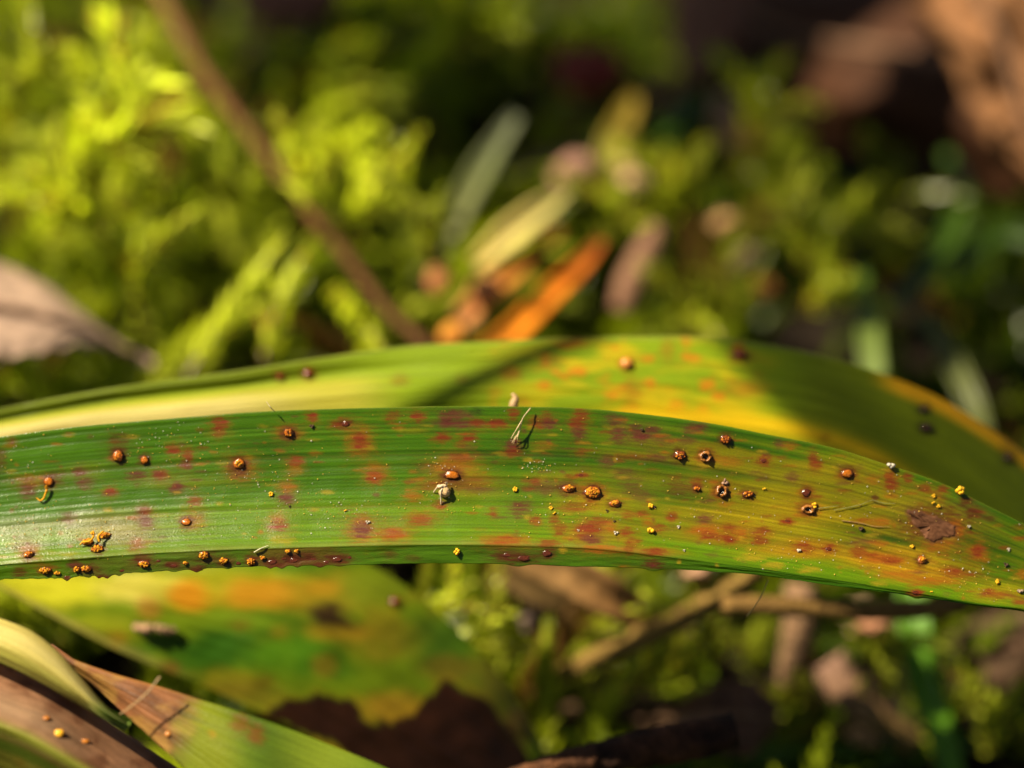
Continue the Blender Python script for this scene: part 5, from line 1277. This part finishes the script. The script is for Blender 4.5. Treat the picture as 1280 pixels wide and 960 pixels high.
def fern():
    """pinnate frond high on the sun's line to the rear leaf's right end: its gaps let a third of the light through"""
    S = SUN_W
    d = 19.35
    A = np.array([800.0, 110.0]); B = np.array([1380.0, 744.0])
    t0 = 19.0
    pt = lambda q: P(np.array(q[0]), np.array(q[1]), np.array(d))+S*t0
    r0 = pt(A); root = empty('shade_fern_frond', r0)
    tag(root, 'fern frond added high out of view to shade the rear leaf', 'fern')
    u = (B-A)/np.linalg.norm(B-A); nrm = np.array([u[1], -u[0]])
    ax = np.array([pt(A+(B-A)*k) for k in np.linspace(0, 1, 24)])
    V, Fq = stem_tube(ax, np.linspace(0.035, 0.015, 24), 6)
    mesh_at('stalk', V, Fq, r0, root, cols=np.broadcast_to((0.15, 0.11, 0.03), V.shape), mat=M_BARK)
    N = 58
    for i in range(N):
        k = (i+0.5)/N; q = A+(B-A)*k
        L = 150*min(1.0, k*7)*min(1.0, (1-k)*4)**0.6*rng.uniform(0.94, 1.05)
        for sd in (-1, 1):
            tip = q+nrm*sd*L+u*22
            w_ = u*7.0
            m = (q+tip)/2
            pts = [q-w_*.8, q+w_*.8, m+w_, m-w_, tip+w_*.9, tip-w_*.9]
            V = [pt(p)+S*(0.0) for p in pts]+[pt(p)-S*0.02 for p in pts]
            F4 = [(0, 1, 2, 3), (3, 2, 4, 5), (7, 6, 9, 8), (8, 9, 11, 10), (0, 3, 9, 6), (3, 5, 11, 9), (1, 7, 8, 2), (2, 8, 10, 4), (5, 4, 10, 11), (0, 6, 7, 1)]
            mesh_at('pinna', np.array(V), F4, r0, root, cols=np.broadcast_to((0.07, 0.14, 0.01), (12, 3)), mat=M_GRASS)
fern()

# woodland canopy added out of view to dim the sky, open towards the sun
A = Acc(); k = 0; rs = np.random.default_rng(21)
while k < 2800:
    z = rs.uniform(0.12, 1.0); az = rs.uniform(0, 6.283)
    dr = np.array([math.sqrt(1-z*z)*math.cos(az), math.sqrt(1-z*z)*math.sin(az), z])
    if dr@SUN_W > math.cos(math.radians(24+6*rs.random())): continue
    rad = rs.uniform(70, 95); c = dr*rad
    e = rs.normal(0, 1, 3); e /= np.linalg.norm(e); f = np.cross(e, rs.normal(0, 1, 3)); f /= np.linalg.norm(f)
    sz = rs.uniform(2.5, 5.5)
    A.add(np.array([c-e*sz, c-f*sz*.5, c+e*sz, c+f*sz*.5]), np.array([[0, 1, 2, 3]]), np.array([0.035, 0.05, 0.008])*rs.uniform(.7, 1.3)); k += 1
V, Fq, C = A.get()
tag(link('added_canopy', new_mesh('added_canopy', V, Fq, cols=C, mat=M_GRASS)), 'leafy woodland canopy added out of view to dim the sky light', 'canopy', kind='stuff')

def culm():  # added unseen stalk; its shadow makes the soft diagonal band on the rear leaf
    q = [P(np.array(x), np.array(y), np.array(19.2))+SUN_W*t for x, y, t in ((545.0, 585.0, 13.0), (640.0, 490.0, 14.0), (735.0, 405.0, 15.0))]
    ax = path3(q, 24); V, Fq = stem_tube(ax, np.linspace(0.055, 0.07, 24), 8)
    root = empty('shade_culm', ax[0]); tag(root, 'dry culm with a seed head, added out of view to shade the rear leaf', 'culm')
    mesh_at('stalk', V, Fq, ax[0], root, cols=np.broadcast_to((0.30, 0.22, 0.09), V.shape), mat=M_DRY)
    A = Acc(); K = shoot_geo(ax[12:], 30, 0.2, 0.04, spread=25); A.kites(K, np.array([0.30, 0.21, 0.08])); V, Fq, C = A.get()
    mesh_at('seed_head', V, Fq, ax[0], root, cols=C, mat=M_DRY)
culm()
